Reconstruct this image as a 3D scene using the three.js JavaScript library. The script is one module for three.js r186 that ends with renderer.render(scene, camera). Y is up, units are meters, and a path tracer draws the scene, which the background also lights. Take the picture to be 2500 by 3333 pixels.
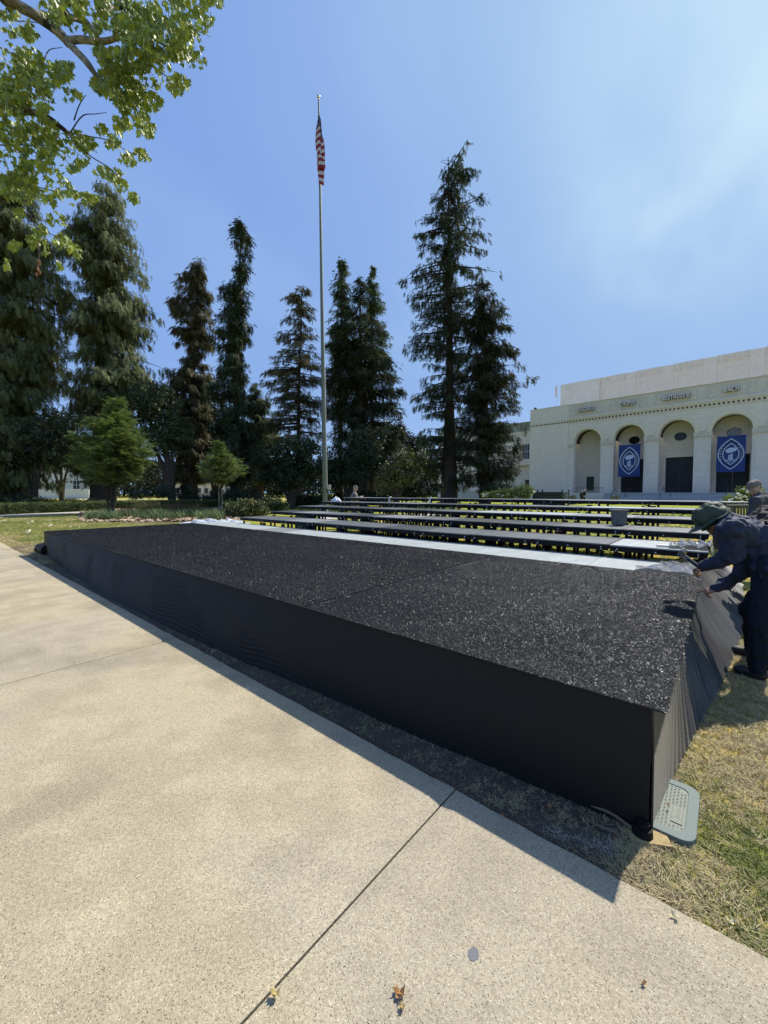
import * as THREE from 'three';
import { mergeGeometries, mergeVertices } from 'three/addons/utils/BufferGeometryUtils.js';
import { RoundedBoxGeometry } from 'three/addons/geometries/RoundedBoxGeometry.js';
import { TextGeometry } from 'three/addons/geometries/TextGeometry.js';
import { FontLoader } from 'three/addons/loaders/FontLoader.js';

// ---------------------------------------------------------------- camera, sky, sun, exposure
const scene = new THREE.Scene();
const FOCAL = 1310, CX = 1250, CY = 1666.5, HOR = 1603.5, EYE = 1.62, PITCH = Math.atan((CY - HOR) / FOCAL);
const camera = new THREE.PerspectiveCamera(2 * Math.atan(CY / FOCAL) * 180 / Math.PI, 0.75, 0.05, 2000);
camera.position.set(0, EYE, 0);
camera.rotation.x = -PITCH;
const renderer = new THREE.WebGLRenderer({ antialias: true });
renderer.setSize(768, 1024);
renderer.toneMapping = THREE.LinearToneMapping;
const EXPOSURE = 1.35;
renderer.toneMappingExposure = EXPOSURE;
renderer.shadowMap.enabled = true;
const SUN = new THREE.Vector3(0.52, 0.752, -0.407).normalize();
const sun = new THREE.DirectionalLight(new THREE.Color().setRGB(1, 0.945, 0.85), 4.9);
sun.position.copy(SUN).multiplyScalar(120);
sun.castShadow = true; sun.shadow.radius = 1; sun.shadow.mapSize.set(4096, 4096);
Object.assign(sun.shadow.camera, { left: -70, right: 70, top: 70, bottom: -70, near: 1, far: 260 });
sun.target.position.set(0, 0, -25);
sun.name = 'sun'; scene.add(sun, sun.target); sun.position.add(sun.target.position);

// small tools ------------------------------------------------------------------------------
function rng(seed) { let s = seed >>> 0; return () => { s = (s + 0x6d2b79f5) | 0; let t = Math.imul(s ^ (s >>> 15), 1 | s); t = (t + Math.imul(t ^ (t >>> 7), 61 | t)) ^ t; return ((t ^ (t >>> 14)) >>> 0) / 4294967296; }; }
const mix = (a, b, t) => a + (b - a) * t, clamp = (x, a = 0, b = 1) => Math.min(b, Math.max(a, x)), smooth = (a, b, x) => { const t = clamp((x - a) / (b - a)); return t * t * (3 - 2 * t); };
const hash = (x, y, z = 0) => { let h = Math.imul(x | 0, 374761393) + Math.imul(y | 0, 668265263) + Math.imul(z | 0, 2147483647 ^ 0x5bd1e995); h = Math.imul(h ^ (h >>> 13), 1274126177); return ((h ^ (h >>> 16)) >>> 0) / 4294967296; };
function noise2(x, y, period = 0) {
  const xi = Math.floor(x), yi = Math.floor(y), fx = x - xi, fy = y - yi, u = fx * fx * (3 - 2 * fx), v = fy * fy * (3 - 2 * fy);
  const w = (i) => (period ? ((i % period) + period) % period : i);
  const a = hash(w(xi), w(yi)), b = hash(w(xi + 1), w(yi)), c = hash(w(xi), w(yi + 1)), d = hash(w(xi + 1), w(yi + 1));
  return mix(mix(a, b, u), mix(c, d, u), v);
}
function noise3(x, y, z) {
  const zi = Math.floor(z), f = z - zi, w = f * f * (3 - 2 * f);
  return mix(noise2(x + zi * 17.31, y - zi * 9.7), noise2(x + (zi + 1) * 17.31, y - (zi + 1) * 9.7), w);
}
const fbm = (x, y, n = 4, period = 0) => { let s = 0, a = 0.5, f = 1; for (let i = 0; i < n; i++) { s += a * noise2(x * f, y * f, period * f); a *= 0.5; f *= 2; } return s / (1 - Math.pow(0.5, n)); };
const lin = (r, g, b) => new THREE.Color().setRGB(r, g, b);
const V = (x, y, z) => new THREE.Vector3(x, y, z);
// the point that stands at a depth z (metres ahead) where the photograph shows it at (px, py)
const FWD = V(0, -Math.sin(PITCH), -Math.cos(PITCH)), UPV = V(0, Math.cos(PITCH), -Math.sin(PITCH));
function at(px, py, z) {
  const d = V(px - CX, 0, 0).addScaledVector(UPV, CY - py).addScaledVector(FWD, FOCAL);
  return d.multiplyScalar(z / -d.z).add(V(0, EYE, 0));
}
const used = new Map();
function numbered(name) { const n = used.get(name) ?? 0; used.set(name, n + 1); return n ? name + '_' + String(n).padStart(3, '0') : name; }
function shade(o) { o.castShadow = true; o.receiveShadow = true; return o; }
function tag(o, label, category, group, kind) { if (label) o.userData.label = label; if (category) o.userData.category = category; if (group) o.userData.group = group; if (kind) o.userData.kind = kind; return o; }
function thing(name, label, category, pos = [0, 0, 0], turn = 0, group) {
  const g = new THREE.Group(); g.name = numbered(name); g.position.set(...pos); g.rotation.y = turn; scene.add(g);
  return tag(g, label, category, group);
}
function part(name, geo, mat, parent, kind) {
  const m = shade(new THREE.Mesh(Array.isArray(geo) ? merge(geo) : geo, mat)); m.name = name; parent.add(m); if (kind) m.userData.kind = kind; return m;
}
function structure(name, geo, mat) { const m = shade(new THREE.Mesh(Array.isArray(geo) ? merge(geo) : geo, mat)); m.name = numbered(name); m.userData.kind = 'structure'; scene.add(m); return m; }
function solo(name, geo, mat, label, category, pos = [0, 0, 0], turn = 0, group) {
  const m = shade(new THREE.Mesh(Array.isArray(geo) ? merge(geo) : geo, mat)); m.name = numbered(name); m.position.set(...pos); m.rotation.y = turn; scene.add(m); return tag(m, label, category, group);
}
function merge(list) {
  const flat = list.flat().map((g) => { let q = g.index ? g.toNonIndexed() : g.clone(); for (const k of Object.keys(q.attributes)) if (!['position', 'normal', 'uv'].includes(k)) q.deleteAttribute(k); if (!q.attributes.uv) q.setAttribute('uv', new THREE.BufferAttribute(new Float32Array(q.attributes.position.count * 2), 2)); return q; });
  return mergeGeometries(flat);
}
// boxes carry uv in metres
function box(w, h, d, x = 0, y = 0, z = 0, r = 0) {
  const g = r ? new RoundedBoxGeometry(w, h, d, 2, r) : new THREE.BoxGeometry(w, h, d);
  g.translate(x, y, z); return metres(g);
}
function metres(g) {
  const p = g.attributes.position, n = g.attributes.normal, uv = new Float32Array(p.count * 2);
  for (let i = 0; i < p.count; i++) {
    const ax = Math.abs(n.getX(i)), ay = Math.abs(n.getY(i)), az = Math.abs(n.getZ(i));
    const [a, b] = ay >= ax && ay >= az ? [p.getX(i), p.getZ(i)] : ax > az ? [p.getZ(i), p.getY(i)] : [p.getX(i), p.getY(i)];
    uv[2 * i] = a; uv[2 * i + 1] = b;
  }
  g.setAttribute('uv', new THREE.BufferAttribute(uv, 2)); return g;
}
function cyl(r0, r1, h, x = 0, y = 0, z = 0, seg = 16) { return new THREE.CylinderGeometry(r1, r0, h, seg).translate(x, y + h / 2, z); }
function tube(points, radii, seg = 8, div = 3) {
  const curve = new THREE.CatmullRomCurve3(points.map((p) => (p.isVector3 ? p : V(...p)))), n = (points.length - 1) * div, pos = [], nor = [], uv = [], idx = [];
  const fr = curve.computeFrenetFrames(n, false);
  let run = 0, last = null;
  for (let i = 0; i <= n; i++) {
    const t = i / n, c = curve.getPoint(t), k = t * (radii.length - 1), j = Math.min(radii.length - 2, Math.floor(k)), r = radii.length > 1 ? mix(radii[j], radii[j + 1], k - j) : radii[0];
    const T = curve.getTangent(t), A = fr.normals[i], B = fr.binormals[i]; if (last) run += c.distanceTo(last); last = c;
    for (let s = 0; s <= seg; s++) { const a = s / seg * 2 * Math.PI, d = A.clone().multiplyScalar(Math.cos(a)).addScaledVector(B, Math.sin(a)); pos.push(c.x + d.x * r, c.y + d.y * r, c.z + d.z * r); nor.push(d.x, d.y, d.z); uv.push(s / seg * 2 * Math.PI * radii[0], run); }
  }
  for (let i = 0; i < n; i++) for (let s = 0; s < seg; s++) { const a = i * (seg + 1) + s, b = a + seg + 1; idx.push(a, a + 1, b, b, a + 1, b + 1); }
  const g = new THREE.BufferGeometry(); g.setAttribute('position', new THREE.Float32BufferAttribute(pos, 3)); g.setAttribute('normal', new THREE.Float32BufferAttribute(nor, 3)); g.setAttribute('uv', new THREE.Float32BufferAttribute(uv, 2)); g.setIndex(idx); return g;
}
const bar = (a, b, r, seg = 8) => tube([a, b], [r, r], seg, 1);
function sheet(nu, nv, f, uvf) {                                     // a grid surface: f(a, b) -> [x, y, z]
  const pos = [], uv = [], idx = [];
  for (let j = 0; j <= nv; j++) for (let i = 0; i <= nu; i++) { pos.push(...f(i / nu, j / nv)); uv.push(...(uvf ? uvf(i / nu, j / nv) : [i / nu, j / nv])); }
  for (let j = 0; j < nv; j++) for (let i = 0; i < nu; i++) { const a = j * (nu + 1) + i, b = a + nu + 1; idx.push(a, b, a + 1, b, b + 1, a + 1); }
  const g = new THREE.BufferGeometry(); g.setAttribute('position', new THREE.Float32BufferAttribute(pos, 3)); g.setAttribute('uv', new THREE.Float32BufferAttribute(uv, 2)); g.setIndex(idx); g.computeVertexNormals(); return g;
}
function painted(g, f) { const p = g.attributes.position, c = new Float32Array(p.count * 3); for (let i = 0; i < p.count; i++) { const [r, gg, b] = f(p.getX(i), p.getY(i), p.getZ(i)); c.set([r, gg, b], 3 * i); } g.setAttribute('color', new THREE.BufferAttribute(c, 3)); return g; }
function texture(n, f, size, srgb = true) {                           // f(x, y) -> [r, g, b] 0..1 (sRGB), covering `size` metres
  const d = new Uint8Array(n * n * 4);
  for (let y = 0; y < n; y++) for (let x = 0; x < n; x++) { const c = f(x, y), o = (y * n + x) * 4; d[o] = clamp(c[0]) * 255; d[o + 1] = clamp(c[1]) * 255; d[o + 2] = clamp(c[2]) * 255; d[o + 3] = 255; }
  return asTexture(d, n, size, srgb);
}
function asTexture(d, n, size, srgb) {
  const t = new THREE.DataTexture(d, n, n, THREE.RGBAFormat); t.wrapS = t.wrapT = THREE.RepeatWrapping; t.magFilter = THREE.LinearFilter; t.minFilter = THREE.LinearMipmapLinearFilter; t.generateMipmaps = true;
  t.repeat.set(1 / size, 1 / size); if (srgb) t.colorSpace = THREE.SRGBColorSpace; t.needsUpdate = true; return t;
}
function mat(color, roughness = 0.8, more = {}) { return new THREE.MeshPhysicalMaterial({ color, roughness, side: THREE.DoubleSide, ...more }); }
function canvasTexture(w, h, draw) { const c = document.createElement('canvas'); c.width = w; c.height = h; draw(c.getContext('2d'), w, h); const t = new THREE.CanvasTexture(c); t.colorSpace = THREE.SRGBColorSpace; return t; }
function scatter(name, geo, material, list, parent, kind = 'stuff') {   // list: [Matrix4, Color]
  const m = shade(new THREE.InstancedMesh(geo, material, list.length)); m.name = parent === scene ? numbered(name) : name;
  list.forEach(([x, c], i) => { m.setMatrixAt(i, x); if (c) m.setColorAt(i, c); });
  m.userData.kind = kind; parent.add(m); return m;
}
const Q = new THREE.Quaternion(), EU = new THREE.Euler(), S3 = V(1, 1, 1);
const placed = (p, rx, ry, rz, s, sy = s) => new THREE.Matrix4().compose(p, Q.setFromEuler(EU.set(rx, ry, rz, 'YXZ')), S3.set(s, sy, s));

// the sky: pale haze low down and round the sun, deeper blue away from it, thin veils of cloud
{
  const W = 1024, H = 512, data = new Float32Array(W * H * 4), d = V(0, 0, 0);
  const deep = [0.158, 0.3, 0.745], low = [0.42, 0.64, 0.93], glow = [0.6, 0.83, 0.975];
  const way = (px, py) => V(px - CX, 0, 0).addScaledVector(V(0, Math.cos(PITCH), -Math.sin(PITCH)), CY - py).addScaledVector(V(0, -Math.sin(PITCH), -Math.cos(PITCH)), FOCAL).normalize();
  const wisps = [[way(2150, 730), way(2620, 430), 0.14, 0.62], [way(2100, 130), way(2700, -60), 0.13, 0.35], [way(1060, 330), way(1400, -60), 0.12, 0.16]].map(([a, b, w, k]) => ({ a, e: b.clone().sub(a), L: a.distanceToSquared(b), w, k })), dd = V(0, 0, 0);
  for (let y = 0; y < H; y++) for (let x = 0; x < W; x++) {
    const el = (y + 0.5) / H * Math.PI - Math.PI / 2, az = ((x + 0.5) / W - 0.5) * 2 * Math.PI;
    d.set(Math.cos(el) * Math.cos(az), Math.sin(el), Math.cos(el) * Math.sin(az));
    const g = Math.acos(clamp(d.dot(SUN), -1, 1)) * 180 / Math.PI, h = Math.exp(-Math.max(0, d.y) * 3.9);
    const k = 1 / Math.max(0.12, d.y + 0.12), veil = smooth(0.42, 0.75, fbm(d.x * k * 1.5 + d.z * k * 0.9 + 3.1, (d.z - d.x) * k * 0.8 + 7.7, 5)) * smooth(0.02, 0.2, d.y);
    let wisp = 0; for (const s of wisps) { dd.copy(d).sub(s.a); const t = clamp(dd.dot(s.e) / s.L), q = dd.addScaledVector(s.e, -t).length() / s.w; if (q < 3) wisp += s.k * Math.exp(-q * q) * smooth(0.2, 0.75, fbm(d.x * 6 + d.y * 4 + 2, d.y * 7 - d.z * 4, 4)); }
    wisp = clamp(wisp, 0, 0.85);
    const w = clamp(1.15 * Math.exp(-g / 25)), o = (y * W + x) * 4;
    for (let c = 0; c < 3; c++) { let v = mix(deep[c], low[c], h * 0.85); v = mix(v, glow[c], w); v = mix(v, glow[c] * 1.03, veil * (0.05 + 0.22 * Math.exp(-g / 42))); v = mix(v, 0.86 * glow[c] + 0.16, wisp); data[o + c] = v / EXPOSURE; }
    data[o + 3] = 1;
  }
  const t = new THREE.DataTexture(data, W, H, THREE.RGBAFormat, THREE.FloatType); t.mapping = THREE.EquirectangularReflectionMapping; t.magFilter = t.minFilter = THREE.LinearFilter; t.needsUpdate = true; t.name = 'sky';
  scene.background = t; scene.environment = t;
}

// ---------------------------------------------------------------- frames of reference
// the stage's corner nearest the camera; local x runs along its long front, local z back towards the risers
const STAGE = [1.2583, 0, -1.8527], STAGE_TURN = Math.atan2(0.64739, -0.76216), ST = 0.61;
const stageM = new THREE.Matrix4().makeRotationY(STAGE_TURN).setPosition(...STAGE);
const fromStage = (u, y, v) => V(u, y, v).applyMatrix4(stageM);
const toStage = (x, z) => { const dx = x - STAGE[0], dz = z - STAGE[2]; return [dx * -0.76216 + dz * -0.64739, dx * 0.64739 + dz * -0.76216]; };
const HALL = [26.99, 0, -75], HALL_TURN = Math.atan2(-0.71429, 0.69985);
const hallM = new THREE.Matrix4().makeRotationY(HALL_TURN).setPosition(...HALL);
const fromHall = (s, y, n) => V(s, y, n).applyMatrix4(hallM);
const rise = (x, z) => 0.22 * smooth(24, 50, -z) * smooth(-6, 12, x);

// ---------------------------------------------------------------- ground
const lawnMap = texture(1024, (x, y) => {
  const n = fbm(x / 64, y / 64, 4, 16), f = hash(x, y), s = noise2(x / 3, y / 9, 0), dry = smooth(0.42, 0.62, n + (f - 0.5) * 0.25);
  const t = 0.62 + 0.3 * f + 0.25 * s;
  return [mix(0.55, 0.78, dry) * t, mix(0.56, 0.69, dry) * t, mix(0.24, 0.38, dry) * t];
}, 2.5);
const M = {};
M.lawn = mat(lin(1, 1, 1), 0.95, { map: lawnMap, bumpMap: lawnMap, bumpScale: 0.012, vertexColors: true, specularIntensity: 0.2 });
const dryness = (x, z) => { const [u, v] = toStage(x, z); let d = fbm(x * 0.5 + 40, z * 0.5 + 9, 4) - 0.1; if (v < 0.02 && v > -0.4) d += 0.25; d += 0.35 * Math.exp(-((u + 0.5) ** 2) * 2) * smooth(0, 1.5, v) + 0.12 * smooth(-4, -9, x); d -= 0.3 * smooth(0.9, -0.2, v) * smooth(0.1, -0.7, u); return d; };
{
  const warp = (t) => Math.sign(t) * (Math.abs(t) * 14 + Math.pow(Math.abs(t), 4) * 420);
  const g = sheet(170, 170, (a, b) => { const x = warp(a * 2 - 1), z = warp(b * 2 - 1) - 8; return [x, rise(x, z), z]; }, null), p = g.attributes.position, uv = g.attributes.uv;
  for (let i = 0; i < p.count; i++) uv.setXY(i, p.getX(i), p.getZ(i));
  painted(g, (x, y, z) => {
    const d = smooth(0.45, 0.75, dryness(x, z)), big = 0.85 + 0.3 * fbm(x * 0.11, z * 0.11, 3), far = smooth(-14, -34, z) * smooth(-2, 6, x);
    return [mix(mix(0.82, 1.22, d), 0.76, far) * big, mix(mix(0.92, 1.1, d), 0.98, far) * big, mix(0.62, 0.85, d) * big * mix(1, 0.68, far)];
  });
  structure('ground', g, M.lawn);
}
// ---------------------------------------------------------------- pavement of exposed aggregate slabs
const aggregate = (() => {
  const n = 2048, d = new Uint8Array(n * n * 4), R = rng(11), base = new Float32Array(n * n);
  const set = (x, y, r, g, b) => { const o = (((y % n) + n) % n * n + ((x % n) + n) % n) * 4; d[o] = r; d[o + 1] = g; d[o + 2] = b; d[o + 3] = 255; };
  for (let y = 0; y < n; y++) for (let x = 0; x < n; x++) { const q = noise2(x / 5, y / 5, 0) * 0.5 + hash(x, y) * 0.5, k = 154 + 62 * q; set(x, y, k, k * 0.93, k * 0.775); }
  for (let i = 0; i < 330000; i++) {
    const cx = R() * n, cy = R() * n, r = 0.7 + 1.25 * R() ** 4, e = 0.55 + 0.45 * R(), an = R() * 3.14, ca = Math.cos(an), sa = Math.sin(an), q = R();
    let c = q < 0.38 ? [138, 122, 94] : q < 0.52 ? [108, 96, 76] : q < 0.57 ? [112, 110, 106] : q < 0.82 ? [228, 212, 176] : q < 0.88 ? [240, 229, 200] : [182, 158, 120];
    const t = 0.86 + 0.28 * R(); c = c.map((v) => Math.min(255, v * t));
    for (let y = -r; y <= r; y++) for (let x = -r; x <= r; x++) { const a = (x * ca + y * sa) / r, b = (y * ca - x * sa) / (r * e); if (a * a + b * b <= 1) set(Math.round(cx + x), Math.round(cy + y), c[0], c[1], c[2]); }
  }
  return asTexture(d, n, 2.6, true);
})();
M.concrete = mat(lin(0.8, 0.8, 0.8), 0.9, { map: aggregate, bumpMap: aggregate, bumpScale: 0.003, vertexColors: true, specularIntensity: 0.25 });
M.stain = mat(lin(0.15, 0.15, 0.152), 0.95);
{
  const walk = new THREE.Group(); walk.name = 'pavement'; walk.userData.kind = 'structure'; walk.position.set(...STAGE); walk.rotation.y = STAGE_TURN; scene.add(walk);
  const joints = [-5.9, -2.55, 0.82, 4.3, 7.62, 10.95, 14.3, 17.65, 21, 24.35, 27.7];
  for (let i = 0; i + 1 < joints.length; i++) {
    const a = joints[i] + 0.0045, b = joints[i + 1] - 0.0045, far = -0.375, near = -5.2, nu = 48, nv = 64;
    const edge = (u) => far - 0.012 * noise2(u * 6, i) - 0.006 * noise2(u * 31, i + 7);
    const top = sheet(nu, nv, (s, t) => { const u = mix(a, b, s), v = mix(near, edge(u), t), e = Math.min(u - a, b - u, edge(u) - v); return [u, 0.034 - 0.009 * smooth(0.012, 0, e), v]; }, (s, t) => [mix(a, b, s), mix(near, far, t)]);
    const front = sheet(nu, 1, (s, t) => { const u = mix(a, b, s); return [u, mix(0.025, -0.05, t), edge(u)]; }, (s, t) => [mix(a, b, s), t * 0.1]);
    const side = [a, b].map((u) => sheet(1, 1, (s, t) => [u, mix(0.025, -0.05, s), mix(near, far, t)], (s, t) => [s * 0.1, t * 4.6]));
    const g = merge([top, front, ...side]);
    painted(g, (x, y, z) => {
      const s = fbm(x * 1.3 + 3, z * 1.3 + i * 5.3, 6), old = smooth(0.5, 0.66, fbm(x * 1.7 + 21, z * 1.7, 4)), grey = smooth(0.52, 0.62, fbm(x * 0.75 - 8, z * 0.75 + 2, 4));
      const k = (0.87 + 0.22 * s) * (1 - 0.15 * old) * (0.94 + 0.12 * smooth(0.4, 0.6, fbm(x * 6.1, z * 6.1 + 40, 3))) * (y < 0.02 ? 0.4 : 1);
      return [k * (1 - 0.05 * grey), k * (1 - 0.03 * grey), k * (1 + 0.04 * grey)];
    });
    const slab = part('slab', g, M.concrete, walk);
    if (i === 1) { // the worn grey spot on the slab nearest the camera
      const R = rng(5), sh = new THREE.Shape(); for (let k = 0; k < 22; k++) { const an = k / 22 * 6.283, r = 0.02 + 0.006 * R(); sh[k ? 'lineTo' : 'moveTo'](Math.cos(an) * r * 0.8, Math.sin(an) * r); }
      const p = at(1540, 3205, 1.31), [u, v] = toStage(p.x, p.z); part('gum_spot', new THREE.ExtrudeGeometry(sh, { depth: 0.0014, bevelEnabled: false }).rotateX(-Math.PI / 2).translate(u, 0.034, v), M.stain, slab);
    }
  }
  // soil in the joints and along the verge
  M.soil = mat(lin(0.07, 0.056, 0.039), 1, { bumpMap: lawnMap, bumpScale: 0.02 });
  structure('soil_verge', sheet(160, 8, (a, b) => { const u = mix(-0.7, 16, a), v = mix(-0.42, 0.55, b); return [u, 0.006 + 0.016 * fbm(u * 7, v * 7, 3) - 0.06 * smooth(0.15, -0.7, u + 0.5 * (fbm(u * 4, v * 5, 3) - 0.5)), v]; }, (a, b) => [a * 16, b]).applyMatrix4(stageM), M.soil);
}

// ---------------------------------------------------------------- the black stage
const weave = texture(256, (x, y) => { const k = 0.5 + 0.2 * Math.sin(x * Math.PI / 4) * Math.sin(y * Math.PI / 4) + 0.3 * (hash(x, y) - 0.5); return [k, k, k]; }, 0.12, false);
M.skirt = mat(lin(0.019, 0.0175, 0.0155), 0.58, { bumpMap: weave, bumpScale: 0.0006, specularIntensity: 0.26 });
M.satin = mat(lin(0.019, 0.0175, 0.0155), 0.52, { bumpMap: weave, bumpScale: 0.0006, sheen: 0.5, sheenColor: lin(0.8, 0.77, 0.72), sheenRoughness: 0.55, specularIntensity: 1 });
M.black = mat(lin(0.018, 0.018, 0.019), 0.55);
M.blackSteel = mat(lin(0.011, 0.011, 0.011), 0.55, { specularIntensity: 0.2 });
const worn = (seed, lo, hi, tint) => texture(512, (x, y) => { const n = fbm(x / 42 + seed, y / 128, 4), s = noise2(x / 2, y / 60 + seed), k = mix(lo, hi, clamp(n * 0.75 + s * 0.3 + (hash(x, y, seed) - 0.5) * 0.14)), c = smooth(0.7, 0.86, fbm(x / 30, y / 30 + seed, 4)); return [k * tint[0] * (1 - 0.18 * c), k * tint[1] * (1 - 0.18 * c), k * tint[2] * (1 - 0.18 * c)]; }, 1.22);
M.deckWhite = mat(lin(0.95, 0.95, 0.95), 0.5, { map: worn(3, 0.58, 0.72, [0.97, 1, 0.985]), specularIntensity: 0.5 });
M.deckGrey = mat(lin(0.9, 0.9, 0.9), 0.5, { map: worn(19, 0.3, 0.48, [0.96, 1, 1]), specularIntensity: 0.6 });
M.deckDark = mat(lin(0.9, 0.9, 0.9), 0.48, { map: worn(31, 0.2, 0.34, [0.96, 1, 1]), specularIntensity: 0.6 });
M.deckPale = mat(lin(0.95, 0.95, 0.95), 0.5, { map: worn(47, 0.44, 0.58, [0.98, 1, 1]), specularIntensity: 0.5 });
M.bolt = mat(lin(0.55, 0.55, 0.55), 0.35, { metalness: 0.8 });
{
  const t = thing('stage', 'long low stage skirted in black cloth beside the pavement', 'stage', STAGE, STAGE_TURN);
  part('platform', [box(13.16, 0.12, 3.64, 6.62, 0.535, 1.85), box(0.06, 0.5, 0.06, 13.1, 0.27, 4.8), box(0.06, 0.5, 0.06, 0.1, 0.27, 4.8), box(0.06, 0.5, 0.06, 6.6, 0.27, 4.8)], M.black, t);
  for (let k = 0; k < 11; k++) part('deck_panel', box(1.196, 0.022, 1.21, 0.02 + 1.2 * (k + 0.5), 0.598 + (k % 3) * 0.0012, 4.268, 0.004), k === 7 ? M.deckPale : M.deckWhite, t);
  part('rear_rail', box(13.16, 0.1, 0.05, 6.62, 0.535, 4.84), M.blackSteel, t);
  const kn = [[-0.1, 0.02], [0, 0.03], [1.9, 0.15], [3.7, 0.25], [4.6, 0.285], [7, 0.3], [8.8, 0.25], [11.3, 0.12], [13.3, 0.0]];
  const flare = (u) => { for (let i = 1; i < kn.length; i++) if (u <= kn[i][0]) return mix(kn[i - 1][1], kn[i][1], smooth(0, 1, (u - kn[i - 1][0]) / (kn[i][0] - kn[i - 1][0])) * 0.5 + 0.5 * (u - kn[i - 1][0]) / (kn[i][0] - kn[i - 1][0])); return 0; };
  part('front_skirt', sheet(760, 56, (a, b) => {
    const u = mix(-0.012, 13.25, a), bulge = 0.03 * Math.sin(Math.PI * b) * smooth(13.2, 11.5, u), y = mix(0.606 - 0.014 * fbm(u * 1.3, 2, 3) * smooth(0, 1, u), 0.012 + 0.016 * (fbm(u * 1.7, 5, 3) - 0.5) * smooth(0, 0.6, u), b);
    const patch = smooth(0.5, 0.72, noise2(u * 1.9 + b * 1.3 + 5, b * 0.7 + 2)) * smooth(1.4, 3.5, u) * smooth(0.06, 0.25, b) * smooth(1, 0.8, b);
    const rip = 0.011 * Math.sin(b * 84 + 2.6 * Math.sin(u * 3.1) + 3 * noise2(u * 4, b * 3)) * patch, drape = 0.022 * (fbm(u * 2.3 + b * 0.8, b * 1.2, 3) - 0.5);
    return [u, y, -0.004 - flare(u) * Math.pow(b, 1.25) - bulge - rip - drape * smooth(0, 0.3, b)];
  }, (a, b) => [a * 13.2, b * 0.6]), M.skirt, t);
  const kb = [[-0.02, -0.02, 0.015], [0.5, -0.06, 0.012], [1.67, -0.2, 0.02], [2.2, -0.27, 0.02], [3.64, -0.41, 0.02], [4.5, -0.47, 0.14], [5.2, -0.46, 0.33], [6, -0.37, 0.47]];
  const along = (v, c) => { for (let i = 1; i < kb.length; i++) if (v <= kb[i][0]) return mix(kb[i - 1][c], kb[i][c], (v - kb[i - 1][0]) / (kb[i][0] - kb[i - 1][0])); return kb[kb.length - 1][c]; };
  part('side_skirt', sheet(26, 900, (a, b) => {
    const v = mix(-0.006, 6, b), over = smooth(4.4, 6, v), tu = mix(-0.004, -0.2, over), ty = mix(0.604, 0.57, over), bu = (along(v - 0.15, 1) + along(v + 0.15, 1) + along(v, 1)) / 3, by = (along(v - 0.15, 2) + along(v + 0.15, 2) + along(v, 2)) / 3;
    const amp = 0.0105 * smooth(0.35, 1.7, v + a * 0.3) * smooth(0, 0.12, a) * (0.25 + 1.3 * noise2(v * 2.9 + a, a * 1.5 + 3)), ph = 6.283 * (v + 0.48 * a * (1 - over)) / 0.105 + 9 * noise2(v * 2.4 + a * 1.1, a * 1.1);
    const f = amp * (Math.sin(ph) + 0.45 * Math.sin(ph * 1.7 + 1.7) + 0.3 * Math.sin(ph * 2.9 + 6 * noise2(v * 5, a * 2))), hang = 0.03 * Math.sin(Math.PI * a) * smooth(0.2, 2, v);
    return [mix(tu, bu, Math.pow(a, 1.2)) + hang - f, mix(ty, by, a) + f * 0.3, v];
  }, (a, b) => [a * 0.6, b * 6]), M.satin, t);
  part('corner_seam', tube([[-0.008, 0.604, -0.008], [-0.016, 0.4, -0.014], [-0.02, 0.2, -0.024], [-0.024, 0.015, -0.036]], [0.006, 0.006], 6), M.black, t);
  part('left_skirt', sheet(40, 10, (a, b) => [13.25 + 0.05 * Math.sin(b * 3) - 0.05 * b, mix(0.606, 0.03, b), mix(0, 4.88, a) + 0.02 * Math.sin(a * 60)], null), M.skirt, t);
  part('leg', [cyl(0.026, 0.026, 0.06, 0.01, 0.02, -0.06), cyl(0.044, 0.04, 0.034, 0.01, 0.024, -0.06, 20), box(0.03, 0.03, 0.14, 0.015, 0.075, 0.0)], M.blackSteel, t);
  for (const u of [1.2, 3.6, 6, 8.4, 10.8, 13]) part('leg', [cyl(0.03, 0.03, 0.46, u, 0.02, 0.3), cyl(0.05, 0.046, 0.03, u, 0.005, 0.3, 18)], M.blackSteel, t);
}
// the two rolls of black artificial turf on it
M.pile = mat(lin(0.0045, 0.0049, 0.0068), 0.29, { specularIntensity: 0.7, specularColor: lin(0.8, 0.9, 1) });
M.backing = mat(lin(0.01, 0.01, 0.011), 0.9);
function blades(seed, n, h, w, spread, lean, tiers = 2) {                // a tuft of flat bent blades
  const R = rng(seed), pos = [], nor = [], idx = [];
  for (let i = 0; i < n; i++) {
    const an = R() * 6.283, ox = (R() - 0.5) * spread, oz = (R() - 0.5) * spread, hh = h * (0.55 + 0.6 * R()), b = lean * (0.4 + 0.9 * R()), ba = R() * 6.283, ww = w * (0.7 + 0.6 * R()), s0 = pos.length / 3;
    const dx = Math.cos(an) * ww / 2, dz = Math.sin(an) * ww / 2, N = V(-Math.sin(an), 0.25, Math.cos(an)).normalize();
    for (let k = 0; k <= tiers; k++) { const t = k / tiers, x = ox + Math.cos(ba) * b * hh * t * t, z = oz + Math.sin(ba) * b * hh * t * t, y = hh * t * (1 - 0.35 * b * t), q = 1 - t * 0.85; pos.push(x - dx * q, y, z - dz * q, x + dx * q, y, z + dz * q); nor.push(N.x, N.y, N.z, N.x, N.y, N.z); }
    for (let k = 0; k < tiers; k++) { const a = s0 + 2 * k; idx.push(a, a + 1, a + 2, a + 1, a + 3, a + 2); }
  }
  const g = new THREE.BufferGeometry(); g.setAttribute('position', new THREE.Float32BufferAttribute(pos, 3)); g.setIndex(idx); const f = g.toNonIndexed(); f.computeVertexNormals(); return f;
}
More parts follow.
